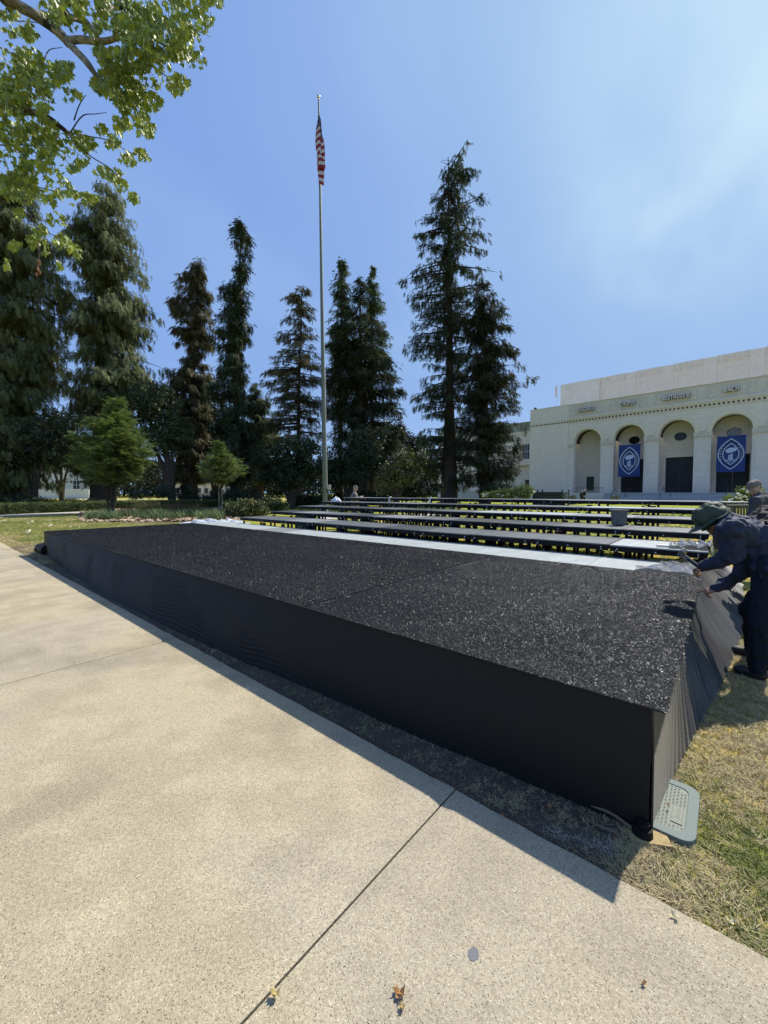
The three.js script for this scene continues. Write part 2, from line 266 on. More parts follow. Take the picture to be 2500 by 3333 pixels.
function turf(u0, u1, seed, tilt, step, lay, label) {
  const t = thing('artificial_turf', label, 'turf', STAGE, STAGE_TURN), R = rng(seed), list = [];
  part('backing', box(u1 - u0, 0.008, 3.83, (u0 + u1) / 2, 0.6125, 1.89), M.backing, t);
  for (let u = u0; u < u1; u += step) for (let v = -0.02; v < 3.8; v += step) { const k = fbm(u * 1.6 + seed, v * 2.3, 3), nap = 0.9 * (fbm(u * 0.5 + seed, v * 3.4, 3) - 0.5); list.push([placed(V(u + (R() - 0.5) * step, 0.615, v + (R() - 0.5) * step), tilt[0] + nap + (R() - 0.5) * 0.9, R() * 6.283, tilt[1] + (R() - 0.5) * 0.9, (0.75 + 0.5 * R()) * step / 0.0125, (0.8 + 0.4 * k + 0.25 * R())), null]); }
  if (seed === 7) for (let v = -0.02; v < 3.8; v += 0.007) list.push([placed(V(u1 - 0.012 * R(), 0.615, v), R() - 0.5, R() * 6.283, 0.5 + 0.5 * R(), 1.1, 1.7), null]);
  scatter('pile', blades(seed, 13, 0.0115, 0.0016, 0.015, lay), M.pile, list, t);
  return t;
}
turf(-0.06, 2.565, 7, [-0.2, 0.1], 0.0098, 1.7, 'short brighter piece of black glossy artificial turf on the near end of the stage');
turf(2.575, 13.2, 8, [0.3, -0.25], 0.0158, 1.0, 'long darker piece of black artificial turf covering the rest of the stage');

// ---------------------------------------------------------------- five rising rows of riser platforms
const ROWH = [0.805, 0.96, 1.115, 1.26, 1.415];
{
  const ORD = ['first', 'second', 'third', 'fourth', 'fifth', 'sixth', 'seventh', 'eighth', 'ninth', 'tenth'];
  const frame = merge([box(1.206, 0.08, 0.03, 0, -0.0615, -0.595, 0.004), box(1.206, 0.05, 0.03, 0, -0.046, 0.595, 0.004), box(0.03, 0.06, 1.16, -0.588, -0.052, 0, 0.004), box(0.03, 0.06, 1.16, 0.588, -0.052, 0, 0.004)]);
  const deck = box(1.212, 0.02, 1.214, 0, -0.011, 0, 0.003), boltG = merge([[-0.5, -0.05], [-0.5, -0.085], [0.5, -0.06], [0.52, -0.09], [0, -0.07]].map(([x, y]) => new THREE.SphereGeometry(0.011, 8, 6).scale(1, 1, 0.5).translate(x, y, -0.613)));
  const plate = box(0.13, 0.09, 0.012, 0, 0, 0), R = rng(77);
  const tone = ['wgggdggpgg', 'ggddgpdgpd', 'gpwwgdgddg', 'pwggddpggg', 'gppggdgggp'];
  const looks = { w: ['white', M.deckWhite], p: ['pale grey', M.deckPale], g: ['worn grey', M.deckGrey], d: ['dark grey', M.deckDark] };
  for (let r = 0; r < 5; r++) {
    const h = ROWH[r], legG = (() => { const a = box(0.05, h - 0.125, 0.05, 0, (h - 0.125) / 2 - h, 0, 0.004); return a; })(), foot = cyl(0.04, 0.036, 0.02, 0, -h, 0, 12);
    for (let k = 0; k < 10; k++) {
      const [word, m] = looks[tone[r][k]], u = -0.02 + 1.222 * (k + 0.5) + (r - 2) * 0.03, v = 4.885 + 1.22 * r + 0.61;
      const p = fromStage(u + 0.012 * (R() - 0.5), h + 0.006 * (R() - 0.5), v + 0.03 * (R() - 0.5)), t = thing('riser_platform', `${word} riser platform, ${ORD[k]} from the right end of the ${ORD[r]} row above the stage`, 'riser', [p.x, p.y, p.z], STAGE_TURN + 0.008 * (R() - 0.5), 'riser platforms in rows behind the stage');
      part('deck', deck, m, t); part('frame', frame, M.blackSteel, t); part('bolts', boltG, M.bolt, t).userData.kind = 'stuff';
      for (const [x, z] of [[-0.5, -0.52], [0.5, -0.52], [-0.5, 0.52], [0.5, 0.52]]) {
        const l = part('leg', legG, M.blackSteel, t); l.position.set(x, 0, z); const f = part('foot', foot, M.black, l);
        if (z < 0 && (k + r) % 2 === 0) { const q = part('bracket', plate, M.blackSteel, l); q.position.set(0, -0.17, -0.034); }
      }
      if (R() < 0.2) part('brace', bar([-0.48, -0.13, 0.5], [0.1, -0.45, 0.5], 0.012), M.blackSteel, t);
    }
  }
}
// ---------------------------------------------------------------- the concert hall
const stucco = texture(1024, (x, y) => { const row = Math.floor(y / 21.33), j = (y % 21.33) < 1.6 ? 0.9 : 1, n = fbm(x / 90, y / 90, 4, 0), k = (0.95 + 0.05 * n + 0.05 * (hash(x, y) - 0.5) + 0.04 * (hash(Math.floor(x / 64 + row * 0.5), row) - 0.5)) * j; return [k, k * 0.995, k * 0.965]; }, 6);
M.stucco = mat(lin(0.87, 0.785, 0.715), 0.9, { map: stucco, bumpMap: stucco, bumpScale: 0.03, specularIntensity: 0.3 });
M.cream = mat(lin(0.88, 0.79, 0.66), 0.9, { map: stucco, specularIntensity: 0.3 });
M.attic = mat(lin(0.9, 0.84, 0.74), 0.9, { map: stucco, bumpMap: stucco, bumpScale: 0.05, specularIntensity: 0.3 });
M.inner = mat(lin(0.84, 0.755, 0.68), 0.9, { map: stucco });
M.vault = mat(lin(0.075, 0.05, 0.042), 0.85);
M.panelGrey = mat(lin(0.78, 0.7, 0.635), 0.9, { map: stucco, bumpMap: stucco, bumpScale: 0.03 });
M.tile = mat(lin(0.1, 0.045, 0.035), 0.5);
M.doorDark = mat(lin(0.012, 0.016, 0.026), 0.55);
M.glassDark = mat(lin(0.012, 0.014, 0.017), 0.12, { specularIntensity: 1 });
M.litGlassTint = mat(lin(0.55, 0.6, 0.66), 0.3);  // pale colour paints in the light that shines through these panes
M.lead = mat(lin(0.06, 0.06, 0.06), 0.6);
M.iron = mat(lin(0.03, 0.032, 0.036), 0.5);
M.copper = mat(lin(0.36, 0.42, 0.36), 0.85, { map: stucco });
M.stone = mat(lin(0.82, 0.735, 0.655), 0.85, { map: stucco });
M.letter = mat(lin(0.84, 0.77, 0.7), 0.8); M.tar2 = mat(lin(0.05, 0.042, 0.036), 0.9);  // dark letter sides have the lettering's shadow painted into their colour
M.stepShade = mat(lin(0.2, 0.2, 0.2), 0.9);  // dark grey puts the shade below each tread into the riser's colour
M.white = mat(lin(0.72, 0.72, 0.7), 0.7);
const font = await new FontLoader().loadAsync('fonts/droid/droid_sans_bold.typeface.json');
const BAY = [10, 16.13, 22.26, 28.39, 34.52], HALF = 2.1, SPRING = 10.1, FLOOR = 1.6;
{
  const t = thing('concert_hall', 'large cream concert hall with arched portico and composers\' names under its parapet', 'building', HALL, HALL_TURN);
  // solid end blocks
  for (const s of [3.45, 41.05]) part('end_block', [box(6.9, 17.3, 22, s, 8.05, -11), box(7.0, 0.1, 0.5, s, 16.74, -0.2)], M.stucco, t);
  // arcade wall with its five openings
  const sh = new THREE.Shape(); sh.moveTo(6.9, 0); sh.lineTo(37.6, 0); sh.lineTo(37.6, 13.5); sh.lineTo(6.9, 13.5); sh.lineTo(6.9, 0);
  for (const c of BAY) { const p = new THREE.Path(); p.moveTo(c - HALF, FLOOR); p.lineTo(c - HALF, SPRING); p.absarc(c, SPRING, HALF, Math.PI, 0, true); p.lineTo(c + HALF, FLOOR); p.lineTo(c - HALF, FLOOR); sh.holes.push(p); }
  part('arcade_wall', metres(new THREE.ExtrudeGeometry(sh, { depth: 0.95, bevelEnabled: false, curveSegments: 28 }).translate(0, 0, -1.03)), M.stucco, t);
  for (const c of BAY) {
    const a = new THREE.Shape(); a.absarc(0, 0, HALF + 0.66, 0, Math.PI, false); a.lineTo(-HALF - 0.02, 0); a.absarc(0, 0, HALF + 0.02, Math.PI, 0, true); a.lineTo(HALF + 0.66, 0);
    const b = new THREE.Shape(); b.absarc(0, 0, HALF + 0.5, 0, Math.PI, false); b.lineTo(-HALF - 0.1, 0); b.absarc(0, 0, HALF + 0.1, Math.PI, 0, true); b.lineTo(HALF + 0.5, 0);
    part('archivolt', [new THREE.ExtrudeGeometry(a, { depth: 0.07, bevelEnabled: false, curveSegments: 26 }).translate(c, SPRING, -0.08), new THREE.ExtrudeGeometry(b, { depth: 0.05, bevelEnabled: true, bevelSize: 0.03, bevelThickness: 0.03, curveSegments: 26 }).translate(c, SPRING, 0)], M.cream, t);
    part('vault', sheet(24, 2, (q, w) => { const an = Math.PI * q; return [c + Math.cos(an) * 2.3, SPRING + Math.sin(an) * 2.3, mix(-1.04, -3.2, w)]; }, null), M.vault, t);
  }
  const piers = [[6.9, 7.9], [12.1, 14.03], [18.23, 20.16], [24.36, 26.29], [30.49, 32.42], [36.62, 37.6]];
  for (const [a, b] of piers) {
    const w = b - a, c = (a + b) / 2, cap = [box(w + 0.26, 0.16, 0.5, c, 10.02, -0.18, 0.02), box(w + 0.1, 0.44, 0.3, c, 9.7, -0.1), box(w + 0.16, 0.07, 0.38, c, 9.44, -0.12, 0.02)];
    const nf = Math.max(3, Math.round(w / 0.27)); for (let i = 0; i < nf; i++) cap.push(box(w / nf * 0.62, 0.38, 0.1, a + w / nf * (i + 0.5), 9.7, 0.09, 0.03));
    part('capital', cap, M.stone, t);
    part('pier_facing', [box(w * 0.66, 4.5, 0.06, c, 7.05, -0.07), box(w - 0.06, 3.1, 0.075, c, 3.15, -0.07)], M.stucco, t);
    if (w > 1.5) part('floodlight', box(0.8, 0.14, 0.3, c, 10.26, 0.02, 0.02), M.stone, t);
  }
  // frieze of dark tiles, cornice, parapet and panels
  part('frieze', [box(37.9, 0.6, 0.9, 18.9, 13.82, -0.44)], M.cream, t);
  const tileG = box(0.26, 0.26, 0.05, 0, 0, 0);
  for (let s = 0.2, k = 0; s < 37; s += 0.505, k++) { const q = part('tile', tileG, M.tile, t); q.position.set(s, 13.8, 0.012); }
  part('cornice', [box(30.7, 0.16, 1.2, 22.25, 14.2, -0.44, 0.03), box(30.7, 0.3, 1.06, 22.25, 14.42, -0.44, 0.06), box(7, 0.12, 1.0, 3.45, 14.19, -0.46, 0.02)], M.stone, t);
  part('parapet', [box(30.7, 2.1, 0.7, 22.25, 15.6, -0.42), box(30.9, 0.12, 0.9, 22.25, 16.68, -0.4, 0.02)], M.panelGrey, t);
  ['WAGNER', 'CHOPIN', 'BEETHOVEN', 'BACH', 'SCHUBERT'].forEach((word, i) => {
    const c = BAY[i] - 0.27 + i * 0.02, a = c - 2.56, b = c + 2.56;
    const p = part('name_panel', [box(5.12, 0.07, 0.07, c, 16.28, -0.06), box(5.12, 0.07, 0.07, c, 14.78, -0.06), box(0.07, 1.5, 0.07, a, 15.53, -0.06), box(0.07, 1.5, 0.07, b, 15.53, -0.06), box(0.05, 1.44, 0.05, a + 1.0, 15.53, -0.065), box(0.05, 1.44, 0.05, b - 1.0, 15.53, -0.065)], M.panelGrey, t);
    const g = new TextGeometry(word, { font, size: 0.6, depth: 0.42, curveSegments: 4, bevelEnabled: false }); g.computeBoundingBox();
    const w = g.boundingBox.max.x - g.boundingBox.min.x, want = { WAGNER: 2.65, CHOPIN: 2.05, BEETHOVEN: 3.1, BACH: 1.52, SCHUBERT: 2.7 }[word]; g.scale(want / w, 1.03, 1).translate(c - want / 2, 15.2, -0.07);
    const m = shade(new THREE.Mesh(g, [M.letter, M.tar2])); m.name = 'lettering'; p.add(m);
    for (const [x, f] of [[a + 0.52, 1], [b - 0.52, -1]]) part('relief_head', [new THREE.SphereGeometry(0.3, 14, 10).scale(0.85, 1.05, 0.35).translate(x, 15.72, -0.07), new THREE.SphereGeometry(0.1, 8, 6).scale(1, 1, 0.5).translate(x + f * 0.26, 15.68, -0.06), new THREE.SphereGeometry(0.42, 14, 8).scale(1, 0.8, 0.25).translate(x, 15.08, -0.07), new THREE.SphereGeometry(0.33, 12, 8).scale(0.9, 0.6, 0.4).translate(x - f * 0.06, 15.92, -0.07)], M.panelGrey, p);
  });
  // portico: floor, back wall with holes for doors and oval windows
  part('portico_floor', box(31.6, 0.2, 4.4, 22.4, 1.5, -1.0), M.stone, t);
  const bw = new THREE.Shape(); bw.moveTo(6.9, 1.6); bw.lineTo(37.6, 1.6); bw.lineTo(37.6, 13.4); bw.lineTo(6.9, 13.4); bw.lineTo(6.9, 1.6);
  for (const c of BAY.slice(1, 4)) { const d = new THREE.Path(); d.moveTo(c - 1.78, 1.601); d.lineTo(c - 1.78, 7); d.lineTo(c + 1.78, 7); d.lineTo(c + 1.78, 1.601); d.lineTo(c - 1.78, 1.601); bw.holes.push(d); const e = new THREE.Path(); e.absellipse(c, 10.1, 0.82, 0.66, 0, Math.PI * 2, true); bw.holes.push(e); }
  part('portico_wall', metres(new THREE.ExtrudeGeometry(bw, { depth: 0.5, bevelEnabled: false, curveSegments: 20 }).translate(0, 0, -3.7)), M.inner, t);
  part('side_wall', [box(0.3, 12, 2.2, 7.05, 7.5, -2.1), box(0.3, 12, 2.2, 37.45, 7.5, -2.1)], M.inner, t);
  BAY.slice(1, 4).forEach((c, i) => {
    part('door_surround', [box(0.34, 5.6, 0.16, c - 1.98, 4.4, -3.14), box(0.34, 5.6, 0.16, c + 1.98, 4.4, -3.14), box(4.3, 0.34, 0.17, c, 7.2, -3.14), box(4.7, 0.08, 0.1, c, 8.3, -3.16)], M.inner, t);
    for (const f of [-1, 1]) {
      const d = part('door', box(1.76, 5.38, 0.1, c + f * 0.89, 4.3, -3.5), M.doorDark, t);
      for (let r = 0; r < 5; r++) for (let q = 0; q < 2; q++) part('panel', box(0.62, 0.82, 0.06, c + f * 0.89 + (q - 0.5) * 0.8, 2.2 + r * 1.02, -3.43, 0.02), M.doorDark, d);
      part('handle', bar([c + f * 0.12, 2.4, -3.4], [c + f * 0.12, 3.1, -3.4], 0.025), M.iron, d);
    }
    const w = part('oval_window', new THREE.ExtrudeGeometry((() => { const s = new THREE.Shape(); s.absellipse(0, 0, 0.98, 0.82, 0, Math.PI * 2, false); const h = new THREE.Path(); h.absellipse(0, 0, 0.8, 0.64, 0, Math.PI * 2, true); s.holes.push(h); return s; })(), { depth: 0.12, bevelEnabled: false, curveSegments: 24 }).translate(c, 10.1, -3.22), M.inner, t);
    part('backing', new THREE.CircleGeometry(0.82, 28).scale(1, 0.8, 1).translate(c, 10.1, -3.52), i === 2 ? M.lead : M.glassDark, w);
    for (let r = -2; r <= 2; r++) for (let q = -2; q <= 2; q++) { const x = q * 0.31 + (r % 2 ? 0.155 : 0), y = r * 0.24; if ((x / 0.75) ** 2 + (y / 0.6) ** 2 < 1) part('pane', new THREE.CylinderGeometry(0.125, 0.125, 0.02, 6).rotateX(Math.PI / 2).translate(c + x, 10.1 + y, -3.48), i === 2 ? M.litGlassTint : M.glassDark, w); }
    if (i < 2) for (let q = -2; q <= 2; q++) part('tracery', [bar([c + q * 0.3, 9.5, -3.46], [c + q * 0.3 + 0.15, 10.7, -3.46], 0.018), bar([c - 0.75, 10.1 + q * 0.22, -3.46], [c + 0.75, 10.1 + q * 0.22, -3.46], 0.018)], M.lead, w);
  });
  part('notice_board', [box(1.26, 2.5, 0.1, 9.62, 3.2, -3.14), box(1.5, 0.12, 0.16, 9.62, 4.5, -3.14), box(1.5, 0.12, 0.16, 9.62, 1.92, -3.14), box(0.12, 2.6, 0.16, 8.92, 3.2, -3.14), box(0.12, 2.6, 0.16, 10.32, 3.2, -3.14)], M.inner, t);
  part('notice_sheet', box(1.2, 2.4, 0.02, 9.62, 3.2, -3.07), mat(lin(0.02, 0.04, 0.035), 0.4), t);
  part('side_door', box(0.06, 3.2, 0.8, 7.24, 3.2, -2.0), M.doorDark, t);
  // terrace and steps
  part('terrace', box(6.2, 1.5, 2.2, 10.3, 0.84, 1.1, 0.02), M.stone, t);
  for (let k = 0; k < 8; k++) { const st = part('step', box(24.3, 0.06, 1.4, 25.6, 1.57 - k * 0.168, 0.62 + k * 0.38, 0.015), M.white, t); part('riser', box(24.2, 0.12, 1.2, 25.6, 1.478 - k * 0.168, 0.66 + k * 0.38), M.stepShade, st); }
  // attic storey, set back
  const Z = -14; part('attic_wall', [box(45.6, 23.6, 18, 22.4, 11.8, Z - 9.45), box(7.5, 24, 0.9, 3.49, 12, Z - 0.44)], M.attic, t);
  const pil = [[11.6, 13.27], [17.4, 19.1], [23.2, 25], [29.0, 30.75], [34.85, 36.6], [40.6, 45]];
  for (const [a, b] of pil) part('pilaster', box(b - a, 24, 0.75, (a + b) / 2, 12.02, Z - 0.7, 0.03), M.attic, t);
  let prev = 7.24;
  for (const [a] of pil) {
    const w = a - prev, n = Math.round(w / 0.42), z = new THREE.Shape(); z.moveTo(prev, -0.3); for (let i = 0; i <= n; i++) { z.lineTo(prev + w * i / n, 0); if (i < n) z.lineTo(prev + w * (i + 0.5) / n, 0.18); } z.lineTo(a, -0.3); z.lineTo(prev, -0.3);
    const teeth = new THREE.Shape(); teeth.moveTo(prev, 23.0); for (let i = 0; i <= n; i++) { teeth.lineTo(prev + w * i / n, 23.98); if (i < n) teeth.lineTo(prev + w * (i + 0.5) / n, 24.2); } teeth.lineTo(a, 23.0); teeth.lineTo(prev, 23.0);
    part('fluted_band', [metres(new THREE.ExtrudeGeometry(z, { depth: 0.95, bevelEnabled: false }).rotateX(Math.PI / 2).translate(0, 24.0, Z - 0.46)), metres(new THREE.ExtrudeGeometry(teeth, { depth: 0.3, bevelEnabled: false }).translate(0, 0, Z - 0.72))], M.attic, t);
    const c = (prev + a) / 2, h = w * 0.33; part('attic_panel', [box(w, 0.1, 0.1, c, 22.95, Z - 0.41), box(h * 2, 0.08, 0.06, c, 21.95, Z - 0.43), box(0.08, 6, 0.06, c - h, 19, Z - 0.43), box(0.08, 6, 0.06, c + h, 19, Z - 0.43)], M.attic, t);
    prev = pil[pil.findIndex((q) => q[0] === a)][1];
  }
  part('antenna_panel', [box(0.35, 2.3, 0.3, -0.95, 22.7, Z + 0.5, 0.04), box(0.3, 0.1, 0.1, -0.6, 23.2, Z + 0.3), box(0.3, 0.1, 0.1, -0.6, 22.1, Z + 0.3), bar([-0.9, 21.5, Z + 0.5], [-0.7, 20.6, Z + 0.4], 0.05)], M.stone, t);
  part('wall_bracket', tube([[1.6, 24 - 0.5, Z + 0.1], [1.75, 23.2, Z + 0.5], [1.5, 22.6, Z + 0.45], [1.2, 22.6, Z + 0.1]], [0.09, 0.06], 8), M.stone, t);
  part('roof_camera', [box(0.4, 0.3, 0.35, 0.75, 17.05, -0.4, 0.03), box(0.14, 0.2, 0.14, 0.75, 16.85, -0.4)], M.iron, t);
  // the lower wing on the left
  const W = part('wing', [box(26, 13.9, 14, -13, 6.95, -13), box(26, 0.5, 14.3, -13, 13.75, -13)], M.stucco, t);
  part('wing_parapet', [box(26, 1.7, 14.1, -13, 14.9, -13.02), box(26, 0.14, 14.5, -13, 15.75, -12.95)], M.copper, t);
  { const lat = []; for (let i = 0; i < 9; i++) { const x = -5.1 + i * 0.42; lat.push(bar([x, 14.3, -5.9], [x + 0.42, 15.4, -5.9], 0.05, 5), bar([x + 0.42, 14.3, -5.9], [x, 15.4, -5.9], 0.05, 5)); } part('lattice', lat, M.copper, W); }
  const win = part('window', [box(3.0, 0.16, 0.2, -2.9, 11.45, -5.95), box(0.16, 3.1, 0.2, -4.5, 9.9, -5.95), box(0.16, 3.1, 0.2, -1.3, 9.9, -5.95), box(3.2, 0.14, 0.3, -2.9, 8.35, -5.9)], M.stone, t);
  part('pane', box(3.04, 2.96, 0.05, -2.9, 9.88, -5.985), M.glassDark, win);
  part('mullion', [box(0.07, 2.96, 0.08, -3.85, 9.9, -5.93), box(3.0, 0.07, 0.08, -2.9, 9.9, -5.93), box(0.07, 2.96, 0.08, -2.9, 9.9, -5.93), box(0.06, 2.96, 0.08, -3.4, 9.9, -5.92)], M.white, win);
  part('balcony', [box(5.4, 1.0, 0.7, -3.2, 7.75, -5.65, 0.02), box(5.6, 0.1, 0.85, -3.2, 7.2, -5.6, 0.02), box(0.3, 0.5, 0.6, -5.2, 6.9, -5.7)], M.stucco, t);
  const low = part('window', [box(2.4, 0.14, 0.2, -2.6, 4.3, -5.95), box(0.14, 3.3, 0.2, -3.8, 2.6, -5.95)], M.stone, t);
  part('pane', box(2.2, 3.2, 0.05, -2.6, 2.6, -5.985), M.glassDark, low);
  part('mullion', [-3.4, -3.1, -2.8, -2.5].map((x) => box(0.05, 3.2, 0.08, x, 2.6, -5.93)), M.iron, low);
}
// iron railing and handrails of the portico
{
  const p = fromHall(10.6, FLOOR, 1.0), t = thing('iron_railing', 'black iron railing along the terrace below the leftmost arch', 'railing', [p.x, p.y, p.z], HALL_TURN);
  part('rail', [box(5.1, 0.05, 0.05, 0, 0.82, 0), box(5.1, 0.04, 0.04, 0, 0.1, 0)], M.iron, t);
  for (let i = 0; i <= 14; i++) part('baluster', box(0.035, 0.8, 0.035, -2.52 + i * 0.36, 0.42, 0), M.iron, t);
  [['first black handrail on the steps right of the terrace, nearest the terrace', 14.9, 1], ['second black handrail on the steps, before the door behind the left banner', 16.6, 0.4], ['black handrail on the steps before the middle door, the left one of a pair', 21.2, 1.1], ['black handrail on the steps before the middle door, the right one of a pair', 22.3, 0.5], ['black handrail on the steps before the door behind the right banner', 28.4, 0.8]].forEach(([label, s, z]) => {
    const q = fromHall(s, 0.3, z), h = thing('handrail', label, 'handrail', [q.x, q.y, q.z], HALL_TURN, 'handrails on the portico steps');
    part('rail', tube([[0, 2.2, 0], [0, 2.1, 0.3], [0, 1.1, 2.3], [0, 0.95, 2.5], [0, 0.85, 2.42]], [0.035, 0.035], 6), M.iron, h);
    part('post', bar([0, 1.2, 0.1], [0, 2.18, 0.1], 0.03), M.iron, h); part('post', bar([0, 0.1, 2.25], [0, 1.15, 2.25], 0.03), M.iron, h);
  });
}
// the two banners
{
  const face = canvasTexture(900, 1500, (c, w, h) => {
    const sk = 'rgb(190,200,220)';
    c.fillStyle = 'rgb(34,58,118)'; c.fillRect(0, 0, w, h);
    const lens = (rx, ry) => { c.beginPath(); c.moveTo(450, 750 - ry); c.bezierCurveTo(450 + rx * 0.62, 750 - ry * 0.72, 450 + rx, 750 - ry * 0.36, 450 + rx, 750); c.bezierCurveTo(450 + rx, 750 + ry * 0.36, 450 + rx * 0.62, 750 + ry * 0.72, 450, 750 + ry); c.bezierCurveTo(450 - rx * 0.62, 750 + ry * 0.72, 450 - rx, 750 + ry * 0.36, 450 - rx, 750); c.bezierCurveTo(450 - rx, 750 - ry * 0.36, 450 - rx * 0.62, 750 - ry * 0.72, 450, 750 - ry); c.closePath(); };
    lens(398, 630); c.fillStyle = 'rgb(30,50,94)'; c.fill(); c.lineWidth = 34; c.strokeStyle = sk; c.stroke();
    lens(252, 444); c.fillStyle = 'rgb(38,62,116)'; c.fill(); c.lineWidth = 30; c.stroke();
    c.fillStyle = sk; c.font = 'bold 82px serif'; c.textAlign = 'center'; c.textBaseline = 'middle';
    // the words follow the pointed oval between the two outlines
    const words = (word, side) => { const n = word.length; for (let i = 0; i < n; i++) { const y = side < 0 ? mix(955, 400, i / (n - 1)) : mix(400, 955, i / (n - 1)), f = (y - 750) / 545, x = 450 + side * 328 * Math.pow(Math.max(0, 1 - Math.pow(Math.abs(f), 1.75)), 0.62), sl = Math.atan2(0.95 * f, 1); c.save(); c.translate(x, y); c.rotate(side < 0 ? -Math.PI / 2 - sl : Math.PI / 2 + sl); c.fillText(word[i], 0, 0); c.restore(); } };
    words('POMONA', -1); words('COLLEGE', 1);
    // the torch: flame of four streaks, fluted shaft, base, year
    const streak = (y, x0, x1, t) => { c.beginPath(); c.moveTo(x0, y + 10); c.bezierCurveTo(x0 + 70, y - 44, x1 - 110, y - 8, x1, y - 40 + t); c.bezierCurveTo(x1 - 30, y + 26, x0 + 150, y + 62, x0, y + 46); c.closePath(); c.fill(); };
    streak(505, 360, 590, 30); streak(550, 295, 612, 20); streak(600, 280, 600, 0); streak(650, 305, 575, -28);
    c.beginPath(); c.moveTo(560, 480); c.bezierCurveTo(660, 500, 650, 600, 560, 660); c.lineTo(545, 610); c.closePath(); c.fill();
    for (let i = 0; i < 5; i++) { const x = 378 + i * 29; c.fillRect(x, 790 - i * 20, 20, 150 + i * 20); }
    c.fillRect(372, 938, 150, 34); c.beginPath(); c.moveTo(350, 985); c.lineTo(540, 985); c.lineTo(560, 1010); c.lineTo(330, 1010); c.closePath(); c.fill();
    c.lineWidth = 26; c.beginPath(); c.moveTo(262, 1030); c.quadraticCurveTo(450, 965, 638, 1030); c.stroke();
    c.font = 'bold 66px serif'; c.fillText('1887', 450, 1068);
  });
  M.banner = mat(lin(1, 1, 1), 0.75, { map: face });
  const hang = (name, label, s0, s1, y0, y1, z, seed) => {
    const c = fromHall((s0 + s1) / 2, y0, z), w = s1 - s0, h = y1 - y0;
    solo(name, sheet(40, 60, (a, b) => { const sag = 0.05 * Math.sin(a * Math.PI), corner = Math.exp(-((a - 0.08) ** 2 + (1 - b) ** 2 * 0.5) * 14) + Math.exp(-((a - 0.92) ** 2 + (1 - b) ** 2 * 0.5) * 14); return [(a - 0.5) * w, b * h - sag * b, 0.1 * (fbm(a * 4 + seed, b * 1.3, 3) - 0.5) + 0.06 * corner * Math.sin(a * 30 + b * 6) + 0.04 * (1 - b)]; }, (a, b) => [a, b]), M.banner, label, 'banner', [c.x, c.y, c.z], HALL_TURN);
  };
  hang('banner', 'blue banner with white torch emblem hanging in the second arch, the left of two', 14.9, 17.88, 4.12, 9.12, 0.35, 3);
  hang('banner', 'blue banner with white torch emblem hanging in the fourth arch below the lit oval window', 26.95, 29.92, 4.4, 9.28, 0.35, 8);
}
// ---------------------------------------------------------------- plants
M.bark = mat(lin(0.075, 0.055, 0.042), 0.95, { bumpMap: texture(256, (x, y) => { const k = noise2(x / 5, y / 40) * 0.6 + noise2(x / 2, y / 14) * 0.4; return [k, k, k]; }, 1.2, false), bumpScale: 0.09 });
M.paleBark = mat(lin(1, 1, 1), 0.85, { map: texture(512, (x, y) => { const n = fbm(x / 40, y / 60, 4), p = smooth(0.48, 0.56, n), q = smooth(0.6, 0.66, fbm(x / 25 + 9, y / 30, 3)); return [mix(mix(0.62, 0.5, p), 0.36, q), mix(mix(0.58, 0.47, p), 0.33, q), mix(mix(0.5, 0.4, p), 0.27, q)]; }, 1.2) });
M.needle = mat(lin(1, 1, 1), 0.8, { specularIntensity: 0.3, transmission: 0.34, thickness: 0 });
M.leafy = mat(lin(1, 1, 1), 0.55, { specularIntensity: 0.5 });
M.lucent = mat(lin(1, 1, 1), 0.75, { transmission: 0.42, thickness: 0, specularIntensity: 0.4 });
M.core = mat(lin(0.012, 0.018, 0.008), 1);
function frond(seed, pairs, wide, width, sag) {                          // a flat spray of needles, one metre long
  const R = rng(seed), pos = [];
  const tri = (...p) => pos.push(...p.flat());
  const axis = (t) => [0.05 * Math.sin(t * 5 + seed), -sag * t * t, t];
  for (let i = 0; i < pairs; i++) for (const s of [-1, 1]) {
    const t = (i + 0.3 + 0.5 * R()) / pairs, a = axis(t), l = wide * (1 - 0.62 * t) * (0.7 + 0.6 * R()), w = width * (0.7 + 0.6 * R()), dy = -sag * 0.5 * l + (R() - 0.5) * 0.16, f = 0.45 + 0.4 * R();
    tri([a[0], a[1], a[2] - w / 2], [a[0], a[1] + w * 0.3, a[2] + w / 2], [a[0] + s * l, a[1] + dy, a[2] + l * f]);
    if (R() < 0.5) tri([a[0] + s * l * 0.4, a[1] + dy * 0.4, a[2] + l * f * 0.4], [a[0] + s * l * 0.45, a[1] + dy * 0.4 + w * 0.4, a[2] + l * f * 0.5], [a[0] + s * l * (0.55 + 0.3 * R()), a[1] + dy - 0.12 - 0.1 * R(), a[2] + l * f * 0.3]);
  }
  tri([-0.015, 0, 0], [0.015, 0, 0], axis(1));
  const g = new THREE.BufferGeometry(); g.setAttribute('position', new THREE.Float32BufferAttribute(pos, 3)); g.computeVertexNormals(); return g;
}
